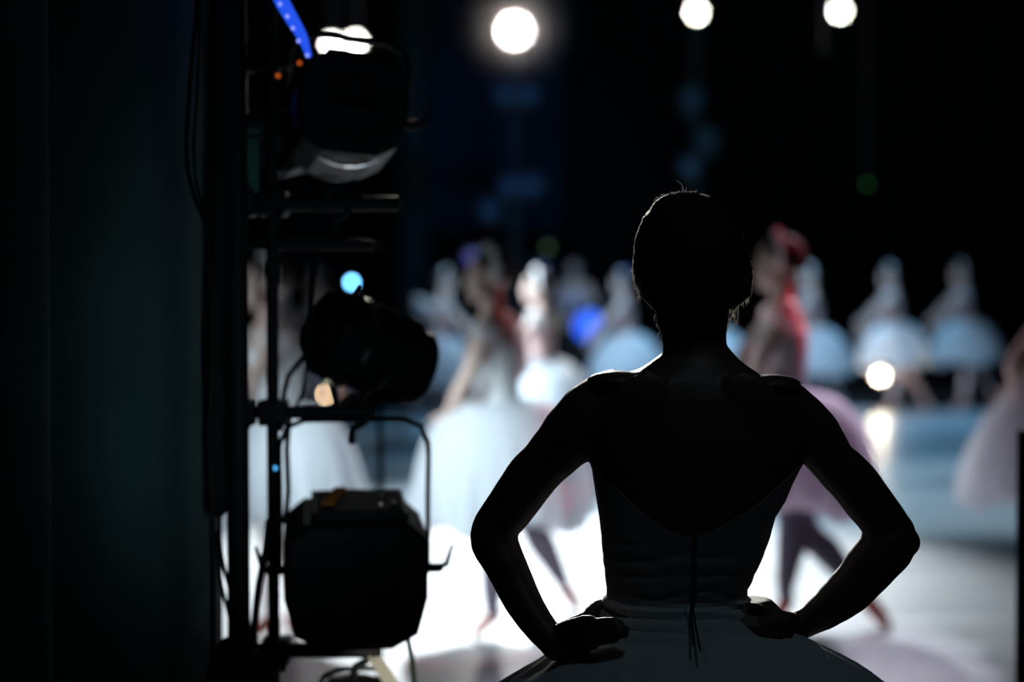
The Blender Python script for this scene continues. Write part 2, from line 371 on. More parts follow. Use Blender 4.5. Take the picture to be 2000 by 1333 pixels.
def dancer(label, px, s, h=1.0, facing=180, lean=(0, 0), J=None, skirt=None, tilt=(0, 0), red=False, voxel=0.009,
           hair=True, headdress=True, wings=False, sleeves=True, tights='tights', skirt_mat='tulle', group=None, cast='skin', tunic=None, seed=1, head_turn=0, shoe='shoe', leg=1.0):
    """a standing or walking figure; px and s (pixels per metre) give its place on the floor.
    joints in J: x to the picture's right, y into the stage, z up, metres before the height factor h"""
    d = F_PX / s
    root_loc = Vector(((px - 1000)/F_PX * d, d, 0))
    root = thing('person', label, 'person', root_loc, group=group)
    fa = R(facing)
    F = Vector((math.cos(fa), math.sin(fa), 0)); S = F.cross(Vector((0, 0, 1)))          # S: the person's right
    lx, ly = lean
    def T(z):   # centre line, leaning above the hips
        k = max(0, z - 0.95)
        return Vector((lx*k, ly*k, z))
    D = dict(hipR=T(0.90)+S*0.085, hipL=T(0.90)-S*0.085,
             kneeR=T(0.50)+S*0.08+F*0.02, kneeL=T(0.50)-S*0.08+F*0.02, ankR=T(0.09)+S*0.07, ankL=T(0.09)-S*0.07,
             shR=T(1.375)+S*0.155, shL=T(1.375)-S*0.155)
    D['toeR'] = D['ankR'] + F*0.15 - Vector((0, 0, 0.06)); D['toeL'] = D['ankL'] + F*0.15 - Vector((0, 0, 0.06))
    D['elR'] = D['shR'] + S*0.10 + F*0.06 - Vector((0, 0, 0.24)); D['elL'] = D['shL'] - S*0.10 + F*0.06 - Vector((0, 0, 0.24))
    D['wrR'] = D['elR'] - S*0.06 + F*0.14 - Vector((0, 0, 0.15)); D['wrL'] = D['elL'] + S*0.06 + F*0.14 - Vector((0, 0, 0.15))
    for k, v in (J or {}).items(): D[k] = Vector(v)
    D = {k: v*h for k, v in D.items()}
    bm = bmesh.new()
    tor = [(0.84, 0.150, 0.105), (0.90, 0.165, 0.112), (0.96, 0.150, 0.100), (1.04, 0.118, 0.085), (1.12, 0.128, 0.090), (1.22, 0.145, 0.100),
           (1.30, 0.152, 0.098), (1.36, 0.150, 0.080), (1.40, 0.105, 0.062), (1.425, 0.060, 0.052), (1.46, 0.051, 0.050), (1.52, 0.050, 0.050)]
    rows = interp_rows([(T(z)*h, a*h, b*h) for z, a, b in tor], 0.02)
    loft(bm, rows, 24, F, S, 2.2)
    for q in (-1, 1):
        ellipsoid(bm, (T(1.25) + S*q*0.065 + F*0.07)*h, (0.055*h, 0.05*h, 0.055*h))
        ellipsoid(bm, (T(0.90) + S*q*0.07 - F*0.06)*h, (0.08*h, 0.08*h, 0.09*h))
    hd = T(1.575)*h + F*0.012*h
    Fh = Matrix.Rotation(R(head_turn), 3, 'Z') @ F
    at, rot, Sh, Uh = head(bm, hd, Fh, Vector((lx*0.3, ly*0.3, 1)), 1.05*h)
    for q in 'RL':
        sh, el, wr = D['sh'+q], D['el'+q], D['wr'+q]
        tube(bm, [T(1.36)*h + (sh - T(1.375)*h)*0.5, sh, sh.lerp(el, 0.35), el, el.lerp(wr, 0.3), wr], [0.05*h, 0.050*h, 0.043*h, 0.034*h, 0.036*h, 0.023*h], step=0.03)
        dd = (wr - el).normalized()
        hand(bm, wr, dd, (S if q == 'L' else -S) + Vector((0, 0, -0.2)), F + Vector((0, 0, 0.2)), h, 0.22, 0.0085)
        hp, kn, an, to = D['hip'+q], D['knee'+q], D['ank'+q], D['toe'+q]
        back = -(to - an); back = (back - (an-kn).normalized()*back.dot((an-kn).normalized())).normalized()
        tube(bm, [hp, hp.lerp(kn, 0.4), kn, kn.lerp(an, 0.3) + back*0.012*h, kn.lerp(an, 0.7), an], [0.088*h, 0.076*h*leg, 0.050*h*leg, 0.054*h*leg, 0.040*h*leg, 0.030*h], step=0.04)
        tube(bm, [an + back*0.02*h, an.lerp(to, 0.5) + Vector((0, 0, 0.008)), to], [0.030*h, 0.030*h, 0.018*h], step=0.03)
    me = fuse(bm, voxel*h, 3)
    me.materials.append(M[cast]); me.materials.append(M[tights])
    zc = 0.99*h
    for p in me.polygons:
        c = p.center
        hz = max((D['wrR'] - c).length, 0.0) < 0.2*h or (D['wrL'] - c).length < 0.2*h or (D['elR'] - c).length < 0.16*h or (D['elL'] - c).length < 0.16*h
        p.material_index = 1 if (c.z < zc and not hz) else 0
    obj('body', me, None, root)
    # hair and bun
    bm = bmesh.new()
    ellipsoid(bm, at(0, -0.020, 0.036), (0.079*h*1.05, 0.092*h*1.05, 0.086*h*1.05), rot, 24, 14)
    ellipsoid(bm, at(0, -0.096, 0.008), (0.036*h, 0.030*h, 0.036*h), rot, 16, 10)
    obj('hair', fuse(bm, 0.008*h, 2), M['hair'], root)
    if headdress:
        bm = bmesh.new(); rnd = random.Random(seed)
        # garland of feathers over both ears and across the crown
        for k in range(26):
            t = (k/25 - 0.5) * PI*1.12
            x, z = math.sin(t)*0.084, math.cos(t)*0.098 + 0.020
            c0 = at(x, 0.012 - 0.02*abs(math.sin(t)), z)
            dr = (Sh*math.sin(t) + Uh*math.cos(t)*0.9 + Fh*rnd.uniform(-0.5, 0.3)).normalized()
            tube(bm, [c0 - dr*0.006, c0 + dr*0.012*h, c0 + dr*0.024*h - Fh*0.006*h], [0.017*h, 0.020*h, 0.010*h], n=8, flat=0.6)
        obj('headdress', bm, M['feather'], root, label='white feather headdress')
    # bodice
    bm = bmesh.new()
    rows = [(T(z)*h, (a + 0.007)*h, (b + 0.007)*h) for z, a, b in tor[2:7]]
    loft(bm, interp_rows(rows, 0.02), 28, F, S, 2.2)
    for q in (-1, 1): ellipsoid(bm, (T(1.25) + S*q*0.065 + F*0.074)*h, (0.060*h, 0.054*h, 0.060*h))
    obj('bodice', fuse(bm, 0.011*h, 2), M[tunic or 'satin'], root)
    if sleeves:
        for q in 'RL':
            bm = bmesh.new(); c0 = D['sh'+q].lerp(D['el'+q], 0.16)
            axis = (D['el'+q] - D['sh'+q]).normalized()
            bmq = revolve_skirt(c0 - axis*0.03*h, axis, [(0, 0.052*h), (0.02*h, 0.068*h), (0.05*h, 0.070*h), (0.08*h, 0.05*h)], n=28, waves=8, amp=0.1, seed=seed, layers=1)
            bm.free()
            obj('sleeve', bmq, M['tulle'], root)
    if wings:
        for q in (-1, 1):
            bm = bmesh.new()
            b0 = (T(1.22) - F*0.10 + S*q*0.03)*h
            u = (S*q*0.5 - F*0.6 + Vector((0, 0, 0.75))).normalized()
            v2 = (S*q*0.3 + F*0.2 + Vector((0, 0, 0.3)))
            v2 = (v2 - u*v2.dot(u)).normalized(); nn = u.cross(v2)
            rs = []
            for i in range(9):
                t = i/8; wdt = 0.085*math.sin(PI*min(1, 0.12 + t*0.93))**0.8 + 0.004
                rs.append([b0 + u*(0.30*t*h) + (v2*math.cos(2*PI*j/14)*wdt + nn*math.sin(2*PI*j/14)*0.008)*h for j in range(14)])
            rings(bm, rs)
            obj('wing', bm, M['feather'], root)
    if skirt:
        H, R1, dome = skirt
        ax = Vector((tilt[0], tilt[1], -1)).normalized()
        bm = revolve_skirt(T(1.035)*h, ax, bell(0.125*h, R1*h, H*h, dome), n=110, waves=22, amp=0.055, seed=seed, layers=3, S=S)
        obj('skirt', bm, M[skirt_mat], root, label=None)
    for q in 'RL':
        an, to = D['ank'+q], D['toe'+q]; dv = (an - to).normalized()
        bm = bmesh.new()
        tube(bm, [an + (to-an)*0.03 - Vector((0, 0, 0.012*h)), an.lerp(to, 0.45), to, to - dv*0.012], [0.033*h, 0.036*h, 0.026*h, 0.018*h], n=16, step=0.015)
        obj('ballet_shoe' if skirt else 'shoe', bm, M[shoe], root)
    return root

def ground_joint(dx, dy, z): return (dx, dy, z)

# ---- the dancer waiting in the near wing, seen from behind
D0 = 3.38
def fg(px, py, dy=0.0): return P(px, py, D0 + dy)
person = thing('person', 'dancer seen from behind in near silhouette, hands on hips, white tutu, hair up', 'person', (fg(1357, 1000).x, D0, 0))
RL = Vector(person.location)
def L_(p): return Vector(p) - RL
def m_(px): return px / (F_PX / D0)

def limb_from_edges(bm, prs, dys, flat=1.0, n=20):
    pts, rad = [], []
    for (o, i), dy in zip(prs, dys):
        cx, cy = (o[0]+i[0])/2, (o[1]+i[1])/2
        pts.append(L_(fg(cx, cy, dy))); rad.append(m_(math.hypot(o[0]-i[0], o[1]-i[1])/2) * (D0+dy)/D0)
    tube(bm, pts, rad, n=n, step=0.008, flat=flat)

def fg_dancer():
    bm = bmesh.new()
    # neck, trapezius and back, row by row: (y, left, right, half depth, depth offset)
    rows = [(560, 1290, 1415, .056, .0), (606, 1279, 1425, .056, .0), (631, 1281, 1421, .056, .0), (656, 1290, 1418, .055, .0), (675, 1294, 1419, .055, -.002), (689, 1295, 1431, .056, -.004),
            (700, 1280, 1441, .058, -.006), (712, 1264, 1455, .062, -.008), (722, 1246, 1470, .066, -.008), (731, 1215, 1485, .070, -.008), (739, 1172, 1516, .074, -.008),
            (750, 1150, 1545, .080, -.006), (775, 1130, 1580, .090, -.004), (810, 1125, 1595, .100, 0), (850, 1130, 1592, .106, 0), (893, 1148, 1573, .108, 0), (917, 1158, 1559, .106, 0),
            (945, 1162, 1545, .104, 0), (977, 1167, 1532, .102, 0), (1009, 1172, 1512, .100, 0), (1045, 1176, 1502, .098, 0), (1080, 1179, 1490, .096, 0), (1116, 1183, 1474, .093, 0),
            (1150, 1187, 1458, .090, 0), (1165, 1186, 1456, .090, 0), (1200, 1172, 1475, .098, 0), (1250, 1150, 1530, .112, 0), (1310, 1145, 1555, .12, 0), (1350, 1150, 1552, .11, 0)]
    rr = [(L_(fg((l+r)/2, y, dy)), m_((r-l)/2), dep) for y, l, r, dep, dy in rows]
    # smooth in between
    pts, _ = resample([Vector((c.x, a, b)) for c, a, b in rr], [0]*len(rr), 0.001) if False else (None, None)
    loft(bm, interp_rows(rr, 0.008), 40, Vector((0, 1, 0)), Vector((1, 0, 0)), 2.15)
    # shoulder blades and the furrow of the spine
    for cx, q in ((1255, 1), (1462, -1)):
        ellipsoid(bm, L_(fg(cx, 830, -0.080)), (0.062, 0.016, 0.090), Matrix.Rotation(R(12*q), 3, 'Y'))
    ellipsoid(bm, L_(fg(1205, 745, -0.03)), (0.052, 0.045, 0.018)); ellipsoid(bm, L_(fg(1508, 752, -0.03)), (0.050, 0.045, 0.018))
    # left arm of the picture
    limb_from_edges(bm, [((1150, 738), (1245, 850)), ((1105, 768), (1205, 872)), ((1071, 808), (1170, 885)), ((1039, 858), (1139, 900)), ((1016, 888), (1108, 927)), ((993, 910), (1086, 952)),
                         ((970, 944), (1057, 991)), ((947, 981), (1036, 1016)), ((932, 1006), (1020, 1030)), ((920, 1032), (1012, 1043)), ((919, 1062), (1014, 1060)), ((933, 1088), (1020, 1078)),
                         ((947, 1113), (1028, 1097)), ((965, 1148), (1041, 1127)), ((983, 1182), (1054, 1158)), ((1006, 1217), (1066, 1182)), ((1029, 1245), (1081, 1207)), ((1056, 1272), (1096, 1232)), ((1071, 1288), (1106, 1240))],
                    [0, 0, 0, .005, .01, .015, .02, .025, .03, .03, .028, .02, .01, 0, -.015, -.03, -.045, -.06, -.066])
    ellipsoid(bm, L_(fg(936, 1046, .03)), (0.016, 0.022, 0.022))
    # right arm of the picture
    limb_from_edges(bm, [((1565, 752), (1490, 850)), ((1600, 782), (1520, 872)), ((1628, 812), (1545, 885)), ((1648, 846), (1566, 903)), ((1663, 874), (1590, 930)), ((1690, 897), (1612, 955)),
                         ((1711, 919), (1632, 977)), ((1733, 950), (1650, 1000)), ((1756, 985), (1669, 1018)), ((1777, 1021), (1686, 1036)), ((1792, 1055), (1687, 1045)), ((1784, 1081), (1677, 1062)),
                         ((1765, 1098), (1662, 1085)), ((1746, 1121), (1646, 1103)), ((1722, 1148), (1631, 1124)), ((1703, 1167), (1614, 1143)), ((1676, 1190), (1598, 1157)), ((1646, 1207), (1578, 1179)), ((1600, 1234), (1556, 1195)), ((1565, 1250), (1530, 1203))],
                    [0, 0, 0, .005, .01, .015, .02, .02, .025, .03, .03, .03, .028, .028, .03, .03, .03, .03, .03, .03])
    ellipsoid(bm, L_(fg(1779, 1060, .03)), (0.016, 0.022, 0.022))
    # hand on the hip, fingers towards the spine, thumb forward round the waist
    r = 0.0088
    def pf(px, py, dy): return L_(fg(px, py, dy))
    tube(bm, [pf(1082, 1262, -.062), pf(1112, 1250, -.076), pf(1150, 1236, -.098)], [0.026, 0.033, 0.031], n=16, flat=0.52, flatdir=(0.3, 1, 0), step=0.01)
    for a in ([(1120, 1232, -.082), (1150, 1222, -.100), (1176, 1217, -.116), (1198, 1216, -.124), (1212, 1219, -.126)],
              [(1120, 1243, -.086), (1153, 1233, -.106), (1184, 1229, -.124), (1208, 1228, -.132), (1224, 1231, -.133)],
              [(1118, 1253, -.088), (1152, 1244, -.110), (1182, 1240, -.127), (1205, 1239, -.135), (1221, 1241, -.136)],
              [(1112, 1265, -.086), (1145, 1258, -.108), (1170, 1252, -.124), (1188, 1250, -.131), (1202, 1250, -.133)]):
        tube(bm, [pf(*q) for q in a], [r*1.15, r*1.15, r*1.02, r*.95, r*.75], n=12, step=0.006)
    tube(bm, [pf(1092, 1240, -.058), pf(1122, 1222, -.045), pf(1146, 1206, -.02), pf(1166, 1184, .012), pf(1180, 1180, .04)], [0.015, 0.0155, 0.013, 0.0105, 0.008], n=12, step=0.006)
    # other hand: back of the hand along the waist, fingers forward
    tube(bm, [pf(1560, 1224, .028), pf(1530, 1214, .030), pf(1500, 1204, .045)], [0.026, 0.024, 0.022], n=16, flat=0.75, flatdir=(0, 0, 1), step=0.01)
    for a in ([(1515, 1207, .055), (1490, 1190, .065), (1472, 1184, .085), (1458, 1182, .105), (1447, 1183, .118)],
              [(1515, 1213, .055), (1490, 1197, .070), (1474, 1193, .092), (1458, 1192, .115), (1444, 1194, .130)],
              [(1515, 1220, .050), (1492, 1207, .070), (1476, 1203, .095), (1461, 1202, .118), (1448, 1204, .130)],
              [(1515, 1228, .045), (1495, 1218, .066), (1482, 1214, .090), (1468, 1213, .108), (1458, 1214, .118)]):
        tube(bm, [pf(*q) for q in a], [r*1.15, r*1.15, r*1.02, r*.95, r*.75], n=12, step=0.006)
    tube(bm, [pf(1545, 1212, .010), pf(1518, 1206, -.015), pf(1492, 1196, -.040), pf(1472, 1188, -.062)], [0.014, 0.0135, 0.0115, 0.009], n=12, step=0.006)
    # head, facing the stage
    hc = L_(fg(1353, 502, 0.0))
    head(bm, hc + Vector((0, 0.004, -0.012)), Vector((-0.06, 1, -0.04)), Vector((0, 0, 1)), 0.95)
    # legs down to the floor
    for q in (-1, 1):
        hx = 0.085*q
        tube(bm, [Vector((hx, 0, 0.86)), Vector((hx*1.05, 0.0, 0.68)), Vector((hx*.95, 0.01, 0.47)), Vector((hx*.9, -0.012, 0.34)), Vector((hx*.85, 0, 0.09))], [0.09, 0.08, 0.05, 0.055, 0.03], step=0.03)
        tube(bm, [Vector((hx*.85, -0.02, 0.04)), Vector((hx*1.3, 0.06, 0.035)), Vector((hx*1.7, 0.14, 0.025))], [0.032, 0.033, 0.02], step=0.02)
    me = fuse(bm, 0.0036, 3)
    me.materials.append(M['skin_silhouette']); me.materials.append(M['tights'])
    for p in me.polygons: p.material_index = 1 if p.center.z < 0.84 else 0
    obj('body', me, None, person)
    # hair swept over the ears, open over the face
    bm = bmesh.new()
    hr = [(377, 1322, 1352, .018, .012), (380, 1304, 1366, .035, .01), (389, 1285, 1387, .055, .005), (403, 1272, 1408, .075, .0), (427, 1255, 1429, .093, -.004), (457, 1243, 1447, .102, -.008), (490, 1238, 1460, .105, -.010),
          (526, 1237, 1468, .104, -.012), (550, 1241, 1469, .099, -.014), (577, 1251, 1464, .088, -.018), (592, 1261, 1450, .076, -.022), (604, 1275, 1430, .066, -.026)]
    rws = [(L_(fg((l+r)/2, y, dy)), m_((r-l)/2), dep) for y, l, r, dep, dy in hr]
    rr = interp_rows(rws, 0.006)
    loft(bm, rr, 44)
    zb = L_(fg(1353, 452)).z
    kill = [f for f in bm.faces if f.calc_center_median().y > 0.045 and f.calc_center_median().z < zb and abs(f.calc_center_median().x - hc.x) < 0.078]
    bmesh.ops.delete(bm, geom=kill, context='FACES')
    for v in bm.verts:      # combed strands
        k = math.atan2(v.co.x - hc.x, v.co.z - hc.z)
        v.co += Vector((v.co.x - hc.x, v.co.y, v.co.z - hc.z)).normalized() * 0.0012 * math.sin(k*60 + noise.noise(v.co*20)*4)
    o = obj('hair', bm, M['hair'], person)
    md = o.modifiers.new('t', 'SOLIDIFY'); md.thickness = 0.006; md.offset = -1
    # low bun at the nape
    # flyaway hair, its backlit rim put into the near-white colour
    bm = bmesh.new(); rnd = random.Random(3)
    def strand(p, q, bend, r=0.00035, dy=0.0, dy2=None):
        a = pf(p[0], p[1], dy); b = pf(q[0], q[1], dy if dy2 is None else dy2); mid = (a + b)/2 + Vector((bend*0.01, 0, bend*0.004))
        tube(bm, [a, mid, b], [r, r*0.9, r*0.4], n=5, step=0.006)
    for k in range(170):    # swept over the crown
        x = rnd.triangular(1284, 1390, 1330); t = abs(x - 1336)/54
        y = 377 + 13*t*t + rnd.uniform(-1, 6)
        strand((x, y - 1.5), (x + rnd.uniform(-22, 22), y + rnd.uniform(-6, 2) + 5*t), rnd.uniform(-0.6, .6), 0.0008, rnd.uniform(-.02, .05), rnd.uniform(-.02, .05))
    for p, q, b in (((1334, 378), (1321, 352), .5), ((1337, 377), (1331, 366), 0), ((1339, 377), (1341, 365), 0), ((1355, 378), (1362, 370), 0), ((1300, 386), (1290, 379), 0)):
        strand(p, q, b, 0.0006, .01)
    left = [(389, 1285), (403, 1272), (427, 1255), (457, 1243), (490, 1238), (526, 1237), (550, 1241), (577, 1251)]
    for k in range(130):
        i = rnd.randrange(len(left)-1); t = rnd.random()
        y = left[i][0]*(1-t) + left[i+1][0]*t; x = left[i][1]*(1-t) + left[i+1][1]*t
        ln = rnd.uniform(6, 22)
        strand((x + rnd.uniform(-1.5, 1), y), (x + rnd.uniform(-3, 3), y + ln), rnd.uniform(-.3, .3), 0.00045, rnd.uniform(-.01, .05))
    for k in range(22):     # tufts beside the ear
        y = rnd.uniform(528, 575); x = 1237 + (y-526)*0.27
        strand((x + 3, y), (x + rnd.uniform(-9, -1), y + rnd.uniform(-3, 14)), rnd.uniform(-.4, .4), 0.0008, .02)
    for p, q in (((1292, 640), (1286, 655)), ((1290, 643), (1284, 661)), ((1293, 665), (1288, 672)), ((1293, 668), (1284, 679)), ((1281, 612), (1278, 628)), ((1286, 625), (1282, 640))):
        strand(p, q, -.2, 0.0006, 0)
    for k in range(20):     # wisps behind the ear
        x = rnd.uniform(1428, 1442); y = rnd.uniform(592, 608)
        strand((x, y), (x + rnd.uniform(-8, 6), y + rnd.uniform(18, 46)), rnd.uniform(-.4, .2), 0.00055, rnd.uniform(-.01, .03))
    for k in range(16):
        y = rnd.uniform(610, 650)
        strand((1420, y), (1420 + rnd.uniform(4, 12), y - rnd.uniform(6, 14)), .1, 0.00045, rnd.uniform(-.01, .02))
    right = [(457, 1447), (490, 1460), (526, 1468), (550, 1469), (577, 1464), (592, 1450)]
    for k in range(60):
        i = rnd.randrange(len(right)-1); t = rnd.random()
        y = right[i][0]*(1-t) + right[i+1][0]*t; x = right[i][1]*(1-t) + right[i+1][1]*t
        strand((x - 1, y), (x + rnd.uniform(-2, 2), y + rnd.uniform(5, 16)), rnd.uniform(-.3, .3), 0.0003, rnd.uniform(-.01, .05))
    for k in range(30):
        x = rnd.uniform(1428, 1462); y = 597 - max(0, x-1440)*0.5
        strand((x, y - 4), (x + rnd.uniform(-3, 3), y + rnd.uniform(0, 6)), 0, 0.0006, rnd.uniform(-.01, .03))
    so = obj('loose_hair', bm, M['hair_rimlit'], person, label='fine flyaway hairs, their backlight put into the pale colour'); so['kind'] = 'stuff'
    # bodice with gathered folds
    bm = bmesh.new()
    br = [r_ for r_ in rows if 893 <= r_[0] <= 1165]
    br[0] = (898, 1151, 1570, .107, 0)
    rws = interp_rows([(L_(fg((l+r)/2, y, dy)), m_((r-l)/2) + 0.0022, dep + 0.003) for y, l, r, dep, dy in br], 0.0022)
    zt = rws[0][0].z; zbot = rws[-1][0].z
    def prof(z):
        t = max(0, min(0.9999, (zt - z)/(zt - zbot))) * (len(rws) - 1); k = int(t); f_ = t - k
        return rws[k][0].lerp(rws[k+1][0], f_), rws[k][1]*(1-f_) + rws[k+1][1]*f_, rws[k][2]*(1-f_) + rws[k+1][2]*f_
    zlow = L_(fg(1357, 1034)).z
    n = 120; rs = []; e = 2/2.15
    for q in range(150):
        u0 = q/149; ring = []
        for j in range(n):
            th = 2*PI*j/n; cc, ss = math.cos(th), math.sin(th)
            top = zt if ss >= 0 else zlow + (zt - zlow)*abs(cc)**1.7
            c, a, b = prof(top + (zbot - top)*u0)
            low = max(0, min(1, (zlow + 0.012 - c.z)/0.05))
            p = Vector((math.copysign(abs(cc)**e, cc)*a, math.copysign(abs(ss)**e, ss)*b, 0))
            seam = math.exp(-((p.x - 0.0)/0.012)**2) if ss < 0 else 0
            u = c.z*1.0 + 0.012*noise.noise(Vector((p.x*9, ss*2, 0.3))) + 0.010*abs(p.x)*4
            fold = (abs(math.sin(u*95 + 1.5*noise.noise(Vector((p.x*14, c.z*20, ss))))) - 0.5) * 0.0085 * low * (0.5 + 0.5*noise.noise(Vector((p.x*12, c.z*40, 5))))
            k = max(-0.0020, fold*(0.25 + 0.75*abs(ss)) - 0.0022*seam*low)
            ring.append(c + p + Vector((cc, ss, 0))*k)
        rs.append(ring)
    rings(bm, rs, cap=False)
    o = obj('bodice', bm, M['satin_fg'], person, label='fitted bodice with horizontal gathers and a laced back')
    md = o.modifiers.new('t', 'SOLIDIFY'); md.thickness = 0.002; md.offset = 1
    # basque and tutu skirt
    bm = bmesh.new()
    sk = [(1162, 1183, 1461, .096), (1170, 1180, 1464, .098), (1185, 1176, 1470, .100), (1200, 1170, 1480, .105), (1215, 1160, 1500, .112), (1232, 1145, 1532, .122), (1247, 1122, 1575, .138),
          (1259, 1100, 1600, .152), (1272, 1081, 1627, .170), (1285, 1064, 1652, .190), (1298, 1048, 1675, .212), (1315, 1021, 1700, .24), (1333, 993, 1722, .27), (1360, 955, 1760, .32), (1400, 905, 1812, .38), (1460, 855, 1860, .43), (1530, 825, 1890, .46), (1600, 815, 1900, .47)]
    for LY in range(3):
        rs = []
        prv = interp_rows([(L_(fg((l+r)/2, y)), m_((r-l)/2), dep) for y, l, r, dep in sk], 0.005)
        z0 = prv[0][0].z
        for c, a, b in prv:
            ring = []; t = min(1, (z0 - c.z)/0.35)
            if LY and t < 0.3: continue
            for j in range(200):
                th = 2*PI*j/200; cc, ss = math.cos(th), math.sin(th)
                wv = math.sin(26*th + 2*math.sin(3*th) + LY*2)
                k = 1 - 0.06*LY + 0.03*wv*t
                fold = 0.0
                if t < 0.28 and LY == 0:
                    fold = 0.0036*math.sin(c.z*300 + 3.5*abs(cc)*cc + 1.2*math.sin(2.2*th))*(1 - t/0.28)
                seam = 0.002*math.exp(-((th - 1.5*PI + 0.20)/0.012)**2) + 0.004*math.exp(-((th - 1.5*PI - 0.03)/0.014)**2)
                ring.append(c + Vector((cc*(a*k + fold - seam), ss*(b*k + fold - seam), 0.012*t*math.sin(26*th+1)*t - 0.03*LY)))
            rs.append(ring)
        rings(bm, rs, cap=False)
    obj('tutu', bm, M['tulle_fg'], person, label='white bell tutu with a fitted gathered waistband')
    # lacing down the back
    bm = bmesh.new()
    yy = list(range(1042, 1170, 9))
    for i, y in enumerate(yy[:-1]):
        for a, b in ((-5, 5), (5, -5)):
            tube(bm, [pf(1357 + a, y, -.1035), pf(1357 + b, y + 9, -.1025)], 0.0008, n=6)
    tube(bm, [pf(1357, 1160, -.104), pf(1354, 1190, -.109), pf(1357, 1215, -.116), pf(1362, 1240, -.135), pf(1368, 1272, -.176)], 0.0018, n=6, step=0.01)
    tube(bm, [pf(1356, 1160, -.104), pf(1350, 1195, -.111), pf(1352, 1225, -.123), pf(1354, 1262, -.162)], 0.0018, n=6, step=0.01)
    obj('lacing', bm, M['rubber'], person, label='dark lacing cord hanging down the back')
    for q in (-1, 1):
        hx = 0.085*q; bm = bmesh.new()
        tube(bm, [Vector((hx*.85, -0.02, 0.042)), Vector((hx*1.3, 0.06, 0.039)), Vector((hx*1.7, 0.145, 0.026))], [0.037, 0.038, 0.024], step=0.02)
        obj('ballet_shoe', bm, M['shoe'], person)
fg_dancer()

# ---- the dancers on the stage
V = Vector
# A: tall one left of centre, walking left, white headdress
dancer('walking dancer in long pale skirt and tall white headdress, one shoulder lit red, facing left', 975, 470, .95, facing=195, lean=(-0.06, 0),
       J=dict(hipR=(-0.03, 0.07, .90), hipL=(0.03, -0.07, .90), kneeR=(0.15, 0.25, .45), ankR=(0.30, 0.55, .14), toeR=(0.36, 0.58, .03),
              kneeL=(-0.03, -0.10, .49), ankL=(-0.03, -0.06, .10), toeL=(-0.10, -0.10, .03),
              shL=(-0.04, -0.14, 1.375), elL=(-0.14, -0.20, 1.14), wrL=(-0.22, -0.10, .98), shR=(0.03, 0.14, 1.375), elR=(0.10, 0.24, 1.16), wrR=(-0.02, 0.34, 1.05)),
       skirt=(0.52, 0.40, 0.75), tilt=(0.05,0), skirt_mat='tulle', leg=1.2, tights='tights_shaded', voxel=0.007, seed=2)
# E: pink one right of the waiting dancer
dancer('dancer in pale pink skirt, red light on headdress and back, right of the waiting dancer', 1536, 458, .985, facing=172, lean=(-0.04, 0),
       J=dict(hipR=(0.03, 0.07, .90), hipL=(-0.01, -0.07, .90), kneeL=(0.02, -0.04, .48), ankL=(-0.005, -0.02, .12), toeL=(-0.03, -0.02, .02),
              kneeR=(0.085, 0.02, .43), ankR=(0.345, -0.05, .13), toeR=(0.42, -0.10, .025),
              shL=(-0.02, -0.13, 1.375), elL=(-0.14, -0.20, 1.16), wrL=(-0.20, -0.10, 1.02), shR=(0.0, 0.14, 1.375), elR=(-0.17, 0.12, 1.18), wrR=(-0.20, -0.0, 1.0)),
       skirt=(0.48, 0.42, 0.75), tilt=(-0.08, 0), skirt_mat='tulle_pink', leg=1.25, tights='tights_shaded', voxel=0.007, seed=3, shoe='shoe_red')
# K: behind the light stand
dancer('dancer in long white skirt seen through the bars of the light stand', 550, 475, .93, facing=200, lean=(-0.10, 0),
       J=dict(elL=(-0.10, -0.22, 1.15), wrL=(-0.20, -0.12, .97), elR=(-.10, .2, 1.17), wrR=(-.22, .12, 1.0), kneeL=(-0.04, -0.05, .49), ankL=(-0.05, -0.04, .10), toeL=(-0.12, -0.08, .03), kneeR=(0.03, 0.10, .49), ankR=(0.06, 0.25, .12), toeR=(0.0, 0.22, .03)),
       skirt=(0.48, 0.35, 0.6), tilt=(0.06, 0), skirt_mat='tulle', voxel=0.008, seed=4, shoe='shoe_red')
# I: cut by the right edge
dancer('dancer cut off by the right edge, only her pale skirt and arm showing', 2078, 430, 1.0, facing=160, lean=(-0.04, 0),
       J=dict(elL=(-0.26, -0.14, 1.12), wrL=(-0.23, -0.10, .92)),
       skirt=(0.54, 0.46, 0.35), skirt_mat='tulle', voxel=0.009, seed=5, wings=False)
